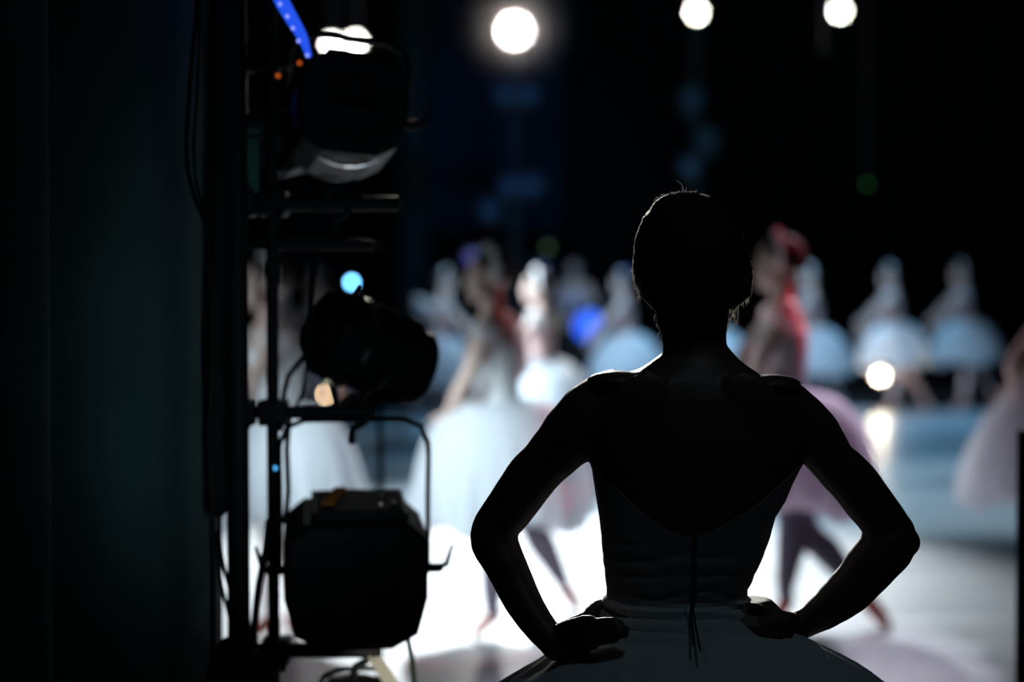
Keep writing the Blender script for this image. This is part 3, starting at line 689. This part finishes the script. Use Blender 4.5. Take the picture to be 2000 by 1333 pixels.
# the far line
WALK = dict(hipR=(0.0, .08, .90), hipL=(0.0, -.08, .90), kneeL=(0.0, -.08, .49), ankL=(-0.01, -.07, .10), toeL=(-.10, -.08, .03),
            kneeR=(0.18, .07, .50), ankR=(0.36, .08, .18), toeR=(0.44, .08, .04),
            shL=(-.02, -.15, 1.375), elL=(-.20, -.22, 1.17), wrL=(-.34, -.18, .98), shR=(-.01, .15, 1.375), elR=(-.16, .2, 1.22), wrR=(-.30, .16, 1.08))
g = 'line of dancers crossing the far side of the stage'
far = [
 ('far dancer in pale blue skirt stepping left, second from the right end of the line', 1745, 173, .97, 180, 'tulle', 11, False),
 ('far dancer in pale blue skirt stepping left at the right end of the line', 1884, 169, .99, 180, 'tulle', 12, False),
 ('far dancer in blue lit skirt half hidden behind the pink dancer on the right', 1588, 190, .96, 180, 'tulle', 13, False),
 ('far dancer almost hidden behind the neck of the waiting dancer', 1392, 190, .95, 180, 'tulle', 14, False),
 ('far dancer in blue white skirt beside the left shoulder of the waiting dancer', 1222, 195, .92, 180, 'tulle', 15, False),
 ('dancer in brilliant white skirt directly behind the dancer with the tall headdress', 1060, 285, .91, 180, 'tulle', 16, False),
 ('dancer with bright white wings and pale skirt, just right of the light stand', 862, 212, .93, 0, 'tulle', 17, True),
 ('small far dancer right of the poles, behind the middle lamp of the stand', 624, 205, .93, 180, 'tulle', 18, False),
 ('small far dancer showing pale head and shoulder between the poles of the light stand', 553, 192, .9, 180, 'tulle', 19, False),
]
for lab, px, s, h, fc, sm, sd, wg in far:
    J = dict(WALK)
    if fc == 0:
        J = {k: (-v[0], v[1], v[2]) for k, v in WALK.items()}
        sw = {}
        for k, v in J.items():
            sw[k[:-1] + ('L' if k[-1] == 'R' else 'R')] = v
        J = sw
    rr_ = random.Random(sd)
    J['kneeR' if fc else 'kneeL'] = tuple(a + rr_.uniform(-.02, .02) for a in J['kneeR' if fc else 'kneeL'])
    dancer(lab, px, s, h, facing=fc + rr_.uniform(-8, 8), lean=(-.06 if fc else .06, 0), J=J, skirt=(0.47, 0.42, 0.38), tilt=(0.06 if fc else -.06, 0),
           wings=wg, voxel=0.013, seed=sd, skirt_mat=sm, group=g, tunic='rose')
# a figure in the far wing
dancer('blurred person in a lilac top standing still in the far wing beside the blue lamp', 1122, 160, 1.03, facing=260, skirt=None, headdress=False, sleeves=False, tunic='cloth_lilac', tights='cloth_black', voxel=0.013, seed=21)

# ---------------------------------------------------------------- the stage and wings
bm = bmesh.new(); box(bm, (0, 10, -0.05), (16, 26, 0.1)); struct('floor', bm, M['floor'], 'grey vinyl dance floor with taped seams')
bm = bmesh.new(); box(bm, (0, 27.05, -0.055), (16, 8.1, 0.1)); struct('floor', bm, M['wall'], 'black boards beyond the dance vinyl')
bm = bmesh.new(); box(bm, (0, 31.0, 5), (16, 0.2, 10)); struct('wall_back', bm, M['wall'])
bm = bmesh.new(); box(bm, (-8.0, 14, 5), (0.2, 34, 10)); struct('wall_left', bm, M['wall'])
bm = bmesh.new(); box(bm, (8.0, 14, 5), (0.2, 34, 10)); struct('wall_right', bm, M['wall'])
bm = bmesh.new(); box(bm, (0, 14, 10.1), (16, 34, 0.2)); struct('ceiling', bm, M['wall'])

def drape(name, label, pts, z0, z1, material, fold=0.05, wl=0.28, group=None, seed=0, thick=0.012):
    """pleated cloth hanging along a line of floor points"""
    bm = bmesh.new(); rnd = random.Random(seed)
    P2, _ = resample([V((x, y, 0)) for x, y in pts], [0]*len(pts), 0.02)
    acc = 0; cols = []
    for i, p in enumerate(P2):
        dv = (P2[min(i+1, len(P2)-1)] - P2[max(i-1, 0)]).normalized(); nn = V((dv.y, -dv.x, 0))
        if i: acc += (p - P2[i-1]).length
        a = math.sin(acc/wl*2*PI + math.sin(acc*2+seed))*fold + math.sin(acc/wl*0.9*PI + seed)*fold*0.5
        cols.append([(p + nn*a*(0.75 + 0.25*(1 - k/12)) + V((0, 0, z0 + (z1 - z0)*k/12))) for k in range(13)])
    vs = [[bm.verts.new(q) for q in c] for c in cols]
    for i in range(len(vs)-1):
        for k in range(12): bm.faces.new((vs[i][k], vs[i+1][k], vs[i+1][k+1], vs[i][k+1]))
    o = obj(name, bm, material); md = o.modifiers.new('t', 'SOLIDIFY'); md.thickness = thick
    return tag(o, label, 'curtain', group)
def X(px, Y): return (px - 1000)/F_PX*Y
# near wing curtain: one broad fold turning away towards the stage, with a leading flap on the left
drape('stage_curtain', 'dark teal velvet curtain with a broad smooth fold left of the light stand', [(X(80, 3.9), 3.90), (X(160, 3.9), 3.86), (X(240, 3.9), 3.86), (X(310, 3.95), 3.93), (X(360, 4.0), 4.02), (X(395, 4.1), 4.18), (X(418, 4.4), 4.42)], 0.005, 6.0, M['velour'], fold=0.006, wl=0.5, seed=2)
drape('stage_curtain', 'black velvet curtain edge at the far left, nearest the frame', [(X(-160, 3.6), 3.7), (X(-40, 3.6), 3.6), (X(40, 3.6), 3.58), (X(85, 3.6), 3.62)], 0.005, 6.0, M['velour'], fold=0.006, wl=0.4, seed=5)
flat_ = drape('masking_panel', 'low black cloth masking panel cutting the right edge of the picture', [(X(2004, 5.0), 5.05), (X(2044, 5.0), 5.0), (X(2160, 5.0), 5.05)], 0.005, 1.10, M['black_velour'], fold=0.01, seed=6); flat_['category'] = 'panel'
# far wing curtains
gw = 'tall curtains of the far wing'
drape('wing_curtain', 'narrow dim teal curtain behind the top of the light stand', [(X(786, 26), 26.0), (X(836, 26), 26.0)], 0.0, 9.5, M['velour'], 0.03, 0.2, gw, 1)
drape('wing_curtain', 'wide dark blue curtain behind the hanging boom lamp', [(X(842, 27.5), 27.5), (X(1100, 27.5), 27.6)], 2.15, 9.5, M['blue_velour'], 0.07, 0.7, gw, 2)
drape('wing_curtain', 'black curtain covering the far wing behind the dancers', [(X(300, 28.4), 28.4), (X(1000, 28.4), 28.4), (X(1400, 28.4), 28.5)], 0.0, 9.5, M['black_velour'], 0.06, 0.6, gw, 3)
drape('wing_curtain', 'black curtain covering the right half of the backdrop', [(X(1300, 29), 28.9), (X(1700, 29), 29.0), (X(2150, 29), 29.1)], 0.0, 9.5, M['black_velour'], 0.07, 0.8, gw, 4)

# ---------------------------------------------------------------- stage lamps
def octo(bm, y0, y1, rx, rz0, rz1, chamfer=0.35, taper=1.0):
    """chamfered housing along Y, from y0 to y1; rz0 below, rz1 above"""
    def ring(y, k):
        a, b, c = rx*k, rz1*k, rz0*k
        pts = [(-a, -c*0.22), (-a*0.86, -c*0.78), (-a*0.50, -c), (a*0.50, -c), (a*0.86, -c*0.78), (a, -c*0.22), (a, b*(1-chamfer*0.8)), (a*(1-chamfer*0.8), b), (-a*(1-chamfer*0.8), b), (-a, b*(1-chamfer*0.8))]
        return [V((x, y, z)) for x, z in pts]
    rings(bm, [ring(y0, 0.93*taper), ring(y0+0.012, taper), ring(y0 + (y1-y0)*0.5, 1.0), ring(y1-0.01, 1.0), ring(y1, 0.97)])

def ring_mesh(bm, y, r, w, t, n=32):
    rs = []
    for k in range(n):
        th = 2*PI*k/n; cx, cz = math.cos(th), math.sin(th)
        rs.append([V((cx*rr, yy, cz*rr)) for rr, yy in ((r-w, y-t), (r, y-t), (r, y+t), (r-w, y+t))])
    vs = [[bm.verts.new(p) for p in r_] for r_ in rs]
    for i in range(n):
        for j in range(4): bm.faces.new((vs[i][j], vs[i][(j+1) % 4], vs[(i+1) % n][(j+1) % 4], vs[(i+1) % n][j]))

def near_lamp(label, loc, rot, size=0.15, length=0.34, yoke_up=0.29, yoke_rot=0, group='lamps hung on the light stand', cable=None, yoke_w=1.0, col='black_metal', label_plate=True):
    """theatre lantern with vented lid, lens ring, yoke, tilt levers; local Y is the beam"""
    t = thing('stage_lamp', label, 'stage lamp', loc, rot, group)
    bm = bmesh.new(); octo(bm, -length/2, length/2, size, size*0.92, size*0.86)
    housing = obj('housing', bm, M[col], t, smooth=False)
    bm = bmesh.new()    # vented lid
    box(bm, (0.01*size/0.15, 0.02, size*0.90), (size*1.36, length*0.86, size*0.14), bevel=0.004)
    for k in range(9): box(bm, (0.01, -length*0.36 + k*length*0.086, size*0.985), (size*1.2, 0.008, 0.012))
    obj('vented_lid', bm, M['black_metal'], t, smooth=False)
    bm = bmesh.new(); ring_mesh(bm, length/2 + 0.012, size*0.96, 0.02, 0.014); obj('lens_ring', bm, M['black_metal'], t)
    bm = bmesh.new(); ellipsoid(bm, (0, length/2, 0), (size*0.84, 0.02, size*0.84), None, 28, 10); obj('lens', bm, M['green_glass'], t)
    bm = bmesh.new(); ring_mesh(bm, -length/2 - 0.004, size*0.62, 0.012, 0.006); box(bm, (0, -length/2 - 0.02, size*0.1), (0.10, 0.012, 0.018), bevel=0.003)
    for q in (-1, 1): box(bm, (q*0.045, -length/2 - 0.01, size*0.1), (0.012, 0.024, 0.016))
    obj('rear_handle', bm, M['black_metal'], t)
    # yoke
    ya = Matrix.Rotation(yoke_rot, 3, 'X'); yw = size*1.06*yoke_w; h = yoke_up; rc = 0.05
    pts = [V((-yw-0.01, 0, 0))]
    rc = min(rc, h*0.4)
    pts += [V((-yw-0.01, 0, h*0.5)), V((-yw-0.01, 0, h - rc)), V((-yw+0.005, 0, h - rc*0.3)), V((-yw + rc*0.8, 0, h)), V((0, 0, h)), V((yw - rc*0.8, 0, h)), V((yw-0.005, 0, h - rc*0.3)), V((yw+0.01, 0, h-rc)), V((yw+0.01, 0, h*0.5)), V((yw+0.01, 0, 0))]
    pts = [ya @ p for p in pts]
    bm = bmesh.new(); tube(bm, pts, 0.0125, n=8, flat=0.45, flatdir=(1, 0, 0), step=0.02); obj('yoke', bm, M['grey_metal'] if col == 'grey_metal' else M['black_metal'], t)
    for q in (-1, 1):
        bm = bmesh.new(); tube(bm, [V((q*(yw-0.01), 0, 0)), V((q*(yw+0.035), 0, 0))], 0.011, n=12)
        tube(bm, [V((q*(yw+0.03), 0, 0)), V((q*(yw+0.050), -0.01, 0.01)), V((q*(yw+0.062), -0.015, 0.052))], [0.008, 0.007, 0.004], n=8)
        obj('tilt_lever', bm, M['black_metal'], t)
    return t

# bottom lantern, tail towards us
nb = near_lamp('large black stage lamp with an orange strip on its vented lid, low on the stand', P(692, 1112, 4.30), (R(3), 0, R(6)), 0.150, 0.36, 0.325, yoke_w=0.94)
bm = bmesh.new(); box(bm, (-0.042, 0.02, 0.158), (0.026, 0.22, 0.004), Matrix.Rotation(R(-8), 3, 'Z')); obj('warning_strip', bm, M['orange'], nb, label='orange warning strip')
for k, (x, y) in enumerate(((0.052, -0.11), (0.082, -0.08), (0.060, 0.02))):
    bm = bmesh.new(); ellipsoid(bm, (x, y, 0.158), (0.006, 0.006, 0.005)); obj('screw', bm, M['chrome'], nb)
# middle lantern, tipped down to the left
nm = near_lamp('black stage lamp tipped down on the middle arm of the light stand', P(712, 680, 4.45), (R(-25), R(38), R(-70)), 0.090, 0.24, 0.13, yoke_rot=PI)
bm = bmesh.new(); ring_mesh(bm, -0.05, 0.106, 0.008, 0.008); obj('steel_band', bm, M['chrome'], nm)
# top lantern
nt_ = near_lamp('black stage lamp at the top of the light stand, partly covering two white lights', P(674, 228, 4.40), (R(-8), R(6), R(12)), 0.118, 0.28, 0.175)
bm = bmesh.new(); ring_mesh(bm, -0.06, 0.125, 0.006, 0.007); obj('steel_band', bm, M['chrome'], nt_)
# second top lantern in the shadow below it
nt2 = near_lamp('shadowed black stage lamp on the left end of the upper stand arm', P(545, 275, 4.66), (R(-8), 0, R(165)), 0.085, 0.22, 0.17)
nb3 = near_lamp('grey yoked stage lamp under the lowest bar of the light stand, mostly out of frame', P(697, 1445, 4.30), (R(5), 0, R(4)), 0.110, 0.24, 0.158, col='grey_metal', yoke_w=0.65)
bm = bmesh.new()
a, b = P(717, 1284, 4.22), P(745, 1284, 4.22); c, d_ = P(790, 1350, 4.22), P(757, 1350, 4.22)
vs = [bm.verts.new(q + V((0, o_, 0))) for o_ in (0, 0.004) for q in (a, b, c, d_)]
bm.faces.new(vs[:4]); bm.faces.new(vs[4:][::-1])
for k in range(4): bm.faces.new((vs[k], vs[4+k], vs[4+(k+1) % 4], vs[(k+1) % 4]))
tag(obj('paper_tag', bm, M['label'], smooth=False), 'bright white slanting tag hanging from the lowest bar of the light stand', 'tag')

# ---- the stand itself
st = thing('light_stand', 'black ladder stand of two tubes and cross bars carrying stage lamps beside the curtain', 'light stand', (P(480, 1000, 4.2).x, 4.25, 0))
SL = V(st.location)
def bar(name, p, q, r, n=16, parent=st, material='black_metal'):
    bm = bmesh.new(); tube(bm, [V(p) - SL, V(q) - SL], r, n=n); return obj(name, bm, M[material], parent)
bar('pole', P(468, 560, 4.15).xy.to_3d() + V((-0.002, 0, 0.02)), P(458, -20, 4.15) + V((-.004, 0, 1.3)), 0.024)
top2 = P(531, -20, 4.28)
bar('pole', V((P(536, 1300, 4.28).x, 4.28, 0.02)), top2 + V((-.004, 0, 1.3)), 0.0135)
for (x0, x1, y, Y, r) in ((440, 770, 398, 4.28, 0.016), (425, 722, 806, 4.27, 0.014), (415, 733, 1271, 4.25, 0.0165), (425, 722, 478, 4.30, 0.012)):
    bar('cross_bar', P(x0, y, Y), P(x1, y, Y), r)
for (x, y, Y) in ((470, 398, 4.2), (470, 806, 4.2), (474, 1271, 4.2), (535, 806, 4.27), (541, 1271, 4.27), (533, 398, 4.27)):
    bm = bmesh.new(); box(bm, P(x, y, Y) - SL, (0.06, 0.075, 0.055), bevel=0.006); tube(bm, [P(x, y, Y) - SL + V((0.02, -.03, -.02)), P(x, y, Y) - SL + V((0.02, -.06, -.03))], 0.007, n=8)
    obj('clamp', bm, M['black_metal'], st)
for (x, y) in ((695, 1271), (690, 806), (655, 398)):
    bm = bmesh.new(); p = P(x, y, 4.27) - SL
    tube(bm, [p + V((-0.02, 0, 0.022)), p + V((0.0, 0, 0.034)), p + V((0.024, 0, 0.02)), p + V((0.026, 0, -0.02)), p + V((0, 0, -0.034)), p + V((-0.004, 0, -0.062))], 0.0085, n=8, step=0.01)
    obj('hook_clamp', bm, M['black_metal'], st)
# gel frames hanging at the side
bm = bmesh.new()
c0 = P(506, 262, 4.2) - SL
for dx in (-0.028, 0.028): box(bm, c0 + V((dx, 0, 0)), (0.006, 0.01, 0.27))
for dz in (-0.135, -0.005, 0.135): box(bm, c0 + V((0, 0, dz)), (0.06, 0.01, 0.006))
obj('gel_frame', bm, M['black_metal'], st, smooth=False)
bm = bmesh.new(); box(bm, P(494, 314, 4.2) - SL, (0.026, 0.003, 0.135)); obj('gel_sheet', bm, M['green_glass'], st, smooth=False, label='pale green gel sheet')
bm = bmesh.new()
for q in (-1, 1):
    xx = 0.35 if q > 0 else 0.03
    tube(bm, [V((0.0, 0, 0.03)), V((xx, -0.28, 0.02))], 0.018, n=10); tube(bm, [V((0.0, 0, 0.03)), V((xx, 0.3, 0.02))], 0.018, n=10)
obj('base', bm, M['black_metal'], st)
# sandbag / cable bundle at the foot in view
bm = bmesh.new()
ellipsoid(bm, P(450, 1335, 4.1), (0.050, 0.05, 0.10)); ellipsoid(bm, P(440, 1375, 4.06), (0.05, 0.045, 0.08)); ellipsoid(bm, P(488, 1345, 4.15), (0.06, 0.05, 0.085))
tag(obj('sandbag', fuse(bm, 0.008, 3), M['rubber']), 'black lumpy bag strapped low on the light stand beside the curtain', 'sandbag')

def cable(label, pts, r, material='rubber', group='cables looping round the light stand'):
    bm = bmesh.new(); tube(bm, pts, r, n=8, step=0.03)
    return tag(obj('cable', bm, M[material]), label, 'cable', group)
def Q(l, Y): return [P(x, y, Y) for x, y in l]
cable('black cable bowing out over the curtain at upper left', Q([(400, -1100), (390, -500), (385, -20), (378, 80), (370, 180), (364, 270), (368, 340), (382, 390), (402, 440), (410, 520), (414, 700), (408, 850), (412, 960), (414, 1150), (416, 1400), (418, 1900)], 3.8), 0.0045)
cable('second black cable just inside the bowed one at upper left', Q([(404, -1100), (396, -500), (392, -20), (388, 90), (384, 200), (378, 290), (384, 360), (394, 400), (404, 470), (412, 560), (414, 800), (418, 1200), (420, 1900)], 3.85), 0.003)
cable('thick black cable bundle running down the left side of the tall pole', Q([(440, -1100), (436, -500), (432, -20), (428, 150), (425, 300), (424, 450), (420, 600), (417, 700), (422, 780), (420, 860), (424, 940), (423, 990)], 4.08), 0.024)
cable('thin cable crossing the bright gap left of the tall pole', Q([(425, 960), (432, 1080), (448, 1150), (462, 1200), (470, 1260)], 4.12), 0.004)
cable('thin cable crossing lower in the bright gap left of the pole', Q([(424, 1040), (428, 1120), (444, 1190), (456, 1240), (470, 1290)], 4.13), 0.004)
cable('cable hanging between the two poles above the lowest bar', Q([(525, 1020), (518, 1080), (506, 1140), (498, 1210), (492, 1262)], 4.2), 0.008)
cable('thin cable hanging from the lowest lamp past its right side', Q([(782, 1190), (786, 1215), (797, 1250), (805, 1290), (810, 1345)], 4.2), 0.0055, 'green_cable')
cable('black cable looping down beside the middle lamp', Q([(628, 482), (614, 520), (610, 580), (606, 640), (598, 690), (563, 735), (552, 790)], 4.35), 0.006)
cable('thin cable drooping under the middle lamp of the stand', Q([(660, 700), (625, 690), (597, 722), (590, 770), (575, 800)], 4.4), 0.004)
cable('thin upright cable left of the lowest lamp', Q([(566, 810), (560, 880), (563, 960), (556, 1020)], 4.3), 0.006)
cable('black cable wound round the slim pole with a blue sheen', Q([(527, 900), (535, 960), (537, 1040), (530, 1120), (538, 1220)], 4.24), 0.006)

# blue-lit cable at the top, the light on it painted as glow
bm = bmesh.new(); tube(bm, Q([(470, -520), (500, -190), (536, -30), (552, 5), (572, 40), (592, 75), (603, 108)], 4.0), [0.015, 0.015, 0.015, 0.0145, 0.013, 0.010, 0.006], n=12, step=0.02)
tag(obj('blue_lit_cable', bm, glow('cable_blue_glow', (0.02, 0.10, 0.95), 0.9)), 'curved blue-lit cable above the top lamp, its light painted as glow', 'light')

lit_cable = bpy.data.objects['blue_lit_cable']
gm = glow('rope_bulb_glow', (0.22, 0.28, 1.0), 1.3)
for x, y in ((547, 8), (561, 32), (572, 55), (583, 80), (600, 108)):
    bm = bmesh.new(); ellipsoid(bm, P(x, y, 3.985), (0.0045, 0.0045, 0.0045), None, 10, 6); obj('bulb', bm, gm, lit_cable)  # glowing dots painted for the bright spots on the cable, no real bulbs
om = glow('orange_glint_glow', (0.55, 0.09, 0.01), 0.9); bm_ = glow('blue_indicator_glow', (0.08, 0.45, 0.9), 1.6)
for x, y, m__, lb in ((585, 123, om, 'tiny orange reflection painted as glow'), (543, 148, om, 'tiny orange reflection painted as glow'), (537, 915, bm_, 'tiny pale blue light')):
    bm = bmesh.new(); ellipsoid(bm, P(x, y, 4.245) - SL, (0.005, 0.005, 0.005), None, 10, 6); obj('glow_dot', bm, m__, st, label=lb)  # orange dots glow in place of reflections on the top lamp
# ---- lamps seen as out of focus discs
def point_lamp(label, px, py, Y, r, col, s, can=0.0, aim=(0, -1, 0), group=None, name='stage_lamp', cat='stage lamp', post=None):
    """a small glowing source in its can; local -Y faces the viewer"""
    c = P(px, py, Y)
    t = thing(name, label, cat, c, group=group)
    bm = bmesh.new(); ellipsoid(bm, (0, 0, 0), (r, r*0.7, r), None, 16, 10); obj('bulb', bm, glow(name + '_glow', col, s), t)
    hz = c.z - 0.02
    bm = bmesh.new()
    bk = max(r*2.0, can*1.9) + 0.015
    if c.z > 2.0:
        tube(bm, [V((0, bk-0.03, 0)), V((0, bk, 0.0)), V((0, bk, 9.99 - c.z))], 0.014, n=8); obj('hanger', bm, M['black_metal'], t)
    else:
        tube(bm, [V((0, bk-0.03, 0)), V((0, bk, 0.0)), V((0, bk, -c.z + 0.012))], 0.010, n=8); tube(bm, [V((0, bk, -c.z + 0.002)), V((0, bk, -c.z + 0.02))], 0.09, n=12); obj('stand', bm, M['black_metal'], t)
    if can > 0:
        prof = [(0.25*can, 0.30*can), (0.7*can, 0.22*can), (0.95*can, 0.0), (1.0*can, -0.30*can), (1.03*can, -0.30*can), (1.0*can, 0.02*can), (0.75*can, 0.32*can), (0.25*can, 0.42*can)]
        bm = bmesh.new(); n = 24
        rs = [[V((rr*math.cos(2*PI*k/n), yy, rr*math.sin(2*PI*k/n))) for k in range(n)] for rr, yy in prof]
        rings(bm, rs, cap=True); obj('reflector', bm, M['reflector'], t)
        bm = bmesh.new(); octo(bm, 0.02, can*1.9, can*1.08, can, can); ring_mesh(bm, -0.30*can, can*1.12, can*0.14, can*0.06); obj('housing', bm, M['black_metal'], t, smooth=False)
    else:
        bm = bmesh.new(); box(bm, (0, r*1.2, 0), (r*2.6, r*1.4, r*2.6), bevel=r*0.2); obj('housing', bm, M['black_metal'], t)
    return t
M['reflector'] = mat('lamp_reflector', (0.10, 0.085, 0.075), 0.6, noise_amt=0.02)
gb = 'white lamps burning on the far booms'
point_lamp('brightest white lamp high above the tall headdress, glowing halo round it', 1005, 60, 21.0, 0.028, (1, .97, .93), 5200, 0.15, group=gb)
point_lamp('white lamp at the top of the picture above the waiting dancer', 1360, 25, 21.5, 0.020, (.93, 1, .96), 2200, 0.08, group=gb)
point_lamp('white lamp at the top right of the picture, cut narrower on its left', 1640, 22, 21.5, 0.018, (.88, 1, .95), 2200, 0.08, group=gb)
bm = bmesh.new(); c1 = P(1640, 22, 21.5)
box(bm, P(1613, 22, 12.0), (0.035, 0.02, 0.5)); tag(obj('mask_flap', bm, M['black_metal'], smooth=False), 'black shutter strip hanging in front of the top right lamp', 'shutter')
point_lamp('white lamp behind the top left of the upper stage lamp', 649, 86, 17.5, 0.018, (.93, 1, .97), 1600, 0.07, group=gb)
point_lamp('white lamp behind the top right of the upper stage lamp', 694, 82, 18.0, 0.018, (.93, 1, .95), 1600, 0.07, group=gb)
gf = 'warm lamps low on the far side'
point_lamp('warm white lamp low between the two dancers at the right, mirrored in the floor', 1719, 735, 22.7, 0.020, (1, .88, .66), 1600, 0.06, group=gf)
point_lamp('warm lamp glow low behind the stand, left of the middle lamp', 574, 745, 19.3, 0.025, (1, .80, .52), 52, 0.0, group=gf)
point_lamp('warm lamp glow under the middle lamp of the stand', 632, 772, 19.0, 0.025, (1, .72, .45), 46, 0.0, group=gf)
point_lamp('small pale blue lamp right of the stand above the middle lamp', 687, 552, 12.0, 0.018, (.14, .52, 1), 22, 0.0, name='blue_lamp', cat='lamp')
point_lamp('tiny white lamp between the light stand and the tall teal curtain', 741, 489, 6.2, 0.006, (.9, 1, .85), 60, 0.0, name='indicator_lamp', cat='lamp')
point_lamp('large deep blue lamp between the bright white skirt and the far wing', 1150, 637, 20.5, 0.15, (.015, .10, .95), 1.6, 0.0, name='blue_lamp', cat='lamp')
point_lamp('dim blue lamp left of the waiting dancer ear', 1222, 532, 22, 0.03, (.02, .03, .6), 1.0, 0.0, name='blue_lamp', cat='lamp')
point_lamp('dim violet lamp left of the tall white headdress', 922, 505, 20, 0.07, (.09, .05, .45), 0.6, 0.0, name='violet_lamp', cat='lamp')
point_lamp('dim blue lamp right of the tall white headdress', 1056, 530, 22, 0.08, (.01, .012, .2), 0.4, 0.0, name='blue_lamp', cat='lamp')
gg = 'dim green indicator lights'
point_lamp('dim green indicator light right above the tall headdress', 1070, 484, 21, 0.03, (.05, .09, .01), 1.6, 0.0, name='indicator_lamp', cat='lamp', group=gg)
point_lamp('dim olive indicator light beside the large deep blue lamp', 1098, 628, 21, 0.03, (.11, .10, .01), 2.0, 0.0, name='indicator_lamp', cat='lamp', group=gg)
point_lamp('dim green indicator light high above the right hand dancers', 1694, 360, 18, 0.02, (.01, .12, .015), 1.4, 0.0, name='indicator_lamp', cat='lamp', group=gg)

# unlit lanterns and poles of the far booms
gu = 'unlit lamps on the far booms'
def far_boom(label, px, Y, lamps):
    t = thing('lamp_boom', label, 'lamp boom', (X(px, Y), Y + 0.25, 0))
    bm = bmesh.new(); tube(bm, [V((0, 0, 0.02)), V((0, 0, 8.0))], 0.03, n=10); obj('pole', bm, M['grey_metal'], t)
    bm = bmesh.new(); tube(bm, [V((0, 0, 0.0)), V((0, 0, 0.04))], 0.25, n=20); obj('base', bm, M['black_metal'], t)
    for (dx, y, lab) in lamps:
        p = P(px + dx, y, Y)
        l = thing('stage_lamp', lab, 'stage lamp', p, (R(-10), 0, 0), gu)
        bm = bmesh.new(); octo(bm, -0.14, 0.18, 0.115, 0.105, 0.105); obj('housing', bm, M['grey_metal'], l, smooth=False)
        bm = bmesh.new(); ring_mesh(bm, -0.15, 0.112, 0.02, 0.015); obj('lens_ring', bm, M['grey_metal'], l)
        bm = bmesh.new(); tube(bm, [V((-.125, 0, 0)), V((-.125, 0, .15)), V((0, 0, .19)), V((.125, 0, .15)), V((.125, 0, 0))], 0.015, n=6); obj('yoke', bm, M['grey_metal'], l)
        bm = bmesh.new(); ellipsoid(bm, (0, -0.13, 0), (.095, .03, .095)); obj('lens', bm, M['far_lens'], l)
M['far_lens'] = mat('blue_reflecting_lens', (0.12, 0.22, 0.35), 0.35, metal=0.3, noise_amt=0.1)
far_boom('tall boom under the brightest white lamp in the far wing', 1005, 24.0, [(-20, 190, 'left unlit lamp of the pair below the brightest white lamp'), (25, 190, 'right unlit lamp of the pair below the brightest white lamp'), (-10, 370, 'unlit lamp faintly blue in the middle of the far boom, lower left'), (30, 368, 'unlit lamp lit blue on the far boom, lower right'), (-50, 415, 'lowest unlit lamp on the left of the far boom')])
far_boom('tall dark boom above the waiting dancer', 1360, 24.0, [(-10, 205, 'very dim unlit lamp below the white lamp above the waiting dancer'), (20, 285, 'very dim unlit lamp in the middle of the boom above the waiting dancer'), (-12, 330, 'faint blue unlit lamp just above the hair of the waiting dancer')])
lamp('far_wing_blue', 'SPOT', (1.5, 16.0, 5.5), (0.0, 26.0, 2.6), 260, (0.10, 0.35, 1.0), spot_size=R(30), spot_blend=0.8, shadow_soft_size=0.2)

# ---- haze ball added for the lens glow round the brightest lamp
hm = bpy.data.materials.new('lens_glow_haze'); hm.use_nodes = True; nt = hm.node_tree; nt.nodes.clear()
vo = nt.nodes.new('ShaderNodeVolumeScatter'); vo.inputs['Anisotropy'].default_value = 0.2; vo.inputs['Color'].default_value = (1, .93, .9, 1)
tc = nt.nodes.new('ShaderNodeTexCoord'); ln = nt.nodes.new('ShaderNodeVectorMath'); ln.operation = 'LENGTH'; nt.links.new(tc.outputs['Object'], ln.inputs[0])
mr = nt.nodes.new('ShaderNodeMapRange'); mr.interpolation_type = 'SMOOTHSTEP'; mr.inputs[1].default_value = 0.95; mr.inputs[2].default_value = 0.0; mr.inputs[3].default_value = 0.0; mr.inputs[4].default_value = 0.5
nt.links.new(ln.outputs['Value'], mr.inputs[0]); pw = nt.nodes.new('ShaderNodeMath'); pw.operation = 'POWER'; pw.inputs[1].default_value = 3.0; nt.links.new(mr.outputs[0], pw.inputs[0]); nt.links.new(pw.outputs[0], vo.inputs['Density'])
ou = nt.nodes.new('ShaderNodeOutputMaterial'); nt.links.new(vo.outputs[0], ou.inputs['Volume'])
bm = bmesh.new(); ellipsoid(bm, (0, 0, 0), (0.97, 0.97, 0.97), None, 24, 16)
hz_ = tag(obj('lens_glow_haze', bm, hm), 'haze ball added for the lens glow around the brightest high lamp', 'lens_glow_haze', kind='stuff'); hz_.location = P(1005, 55, 20.9)
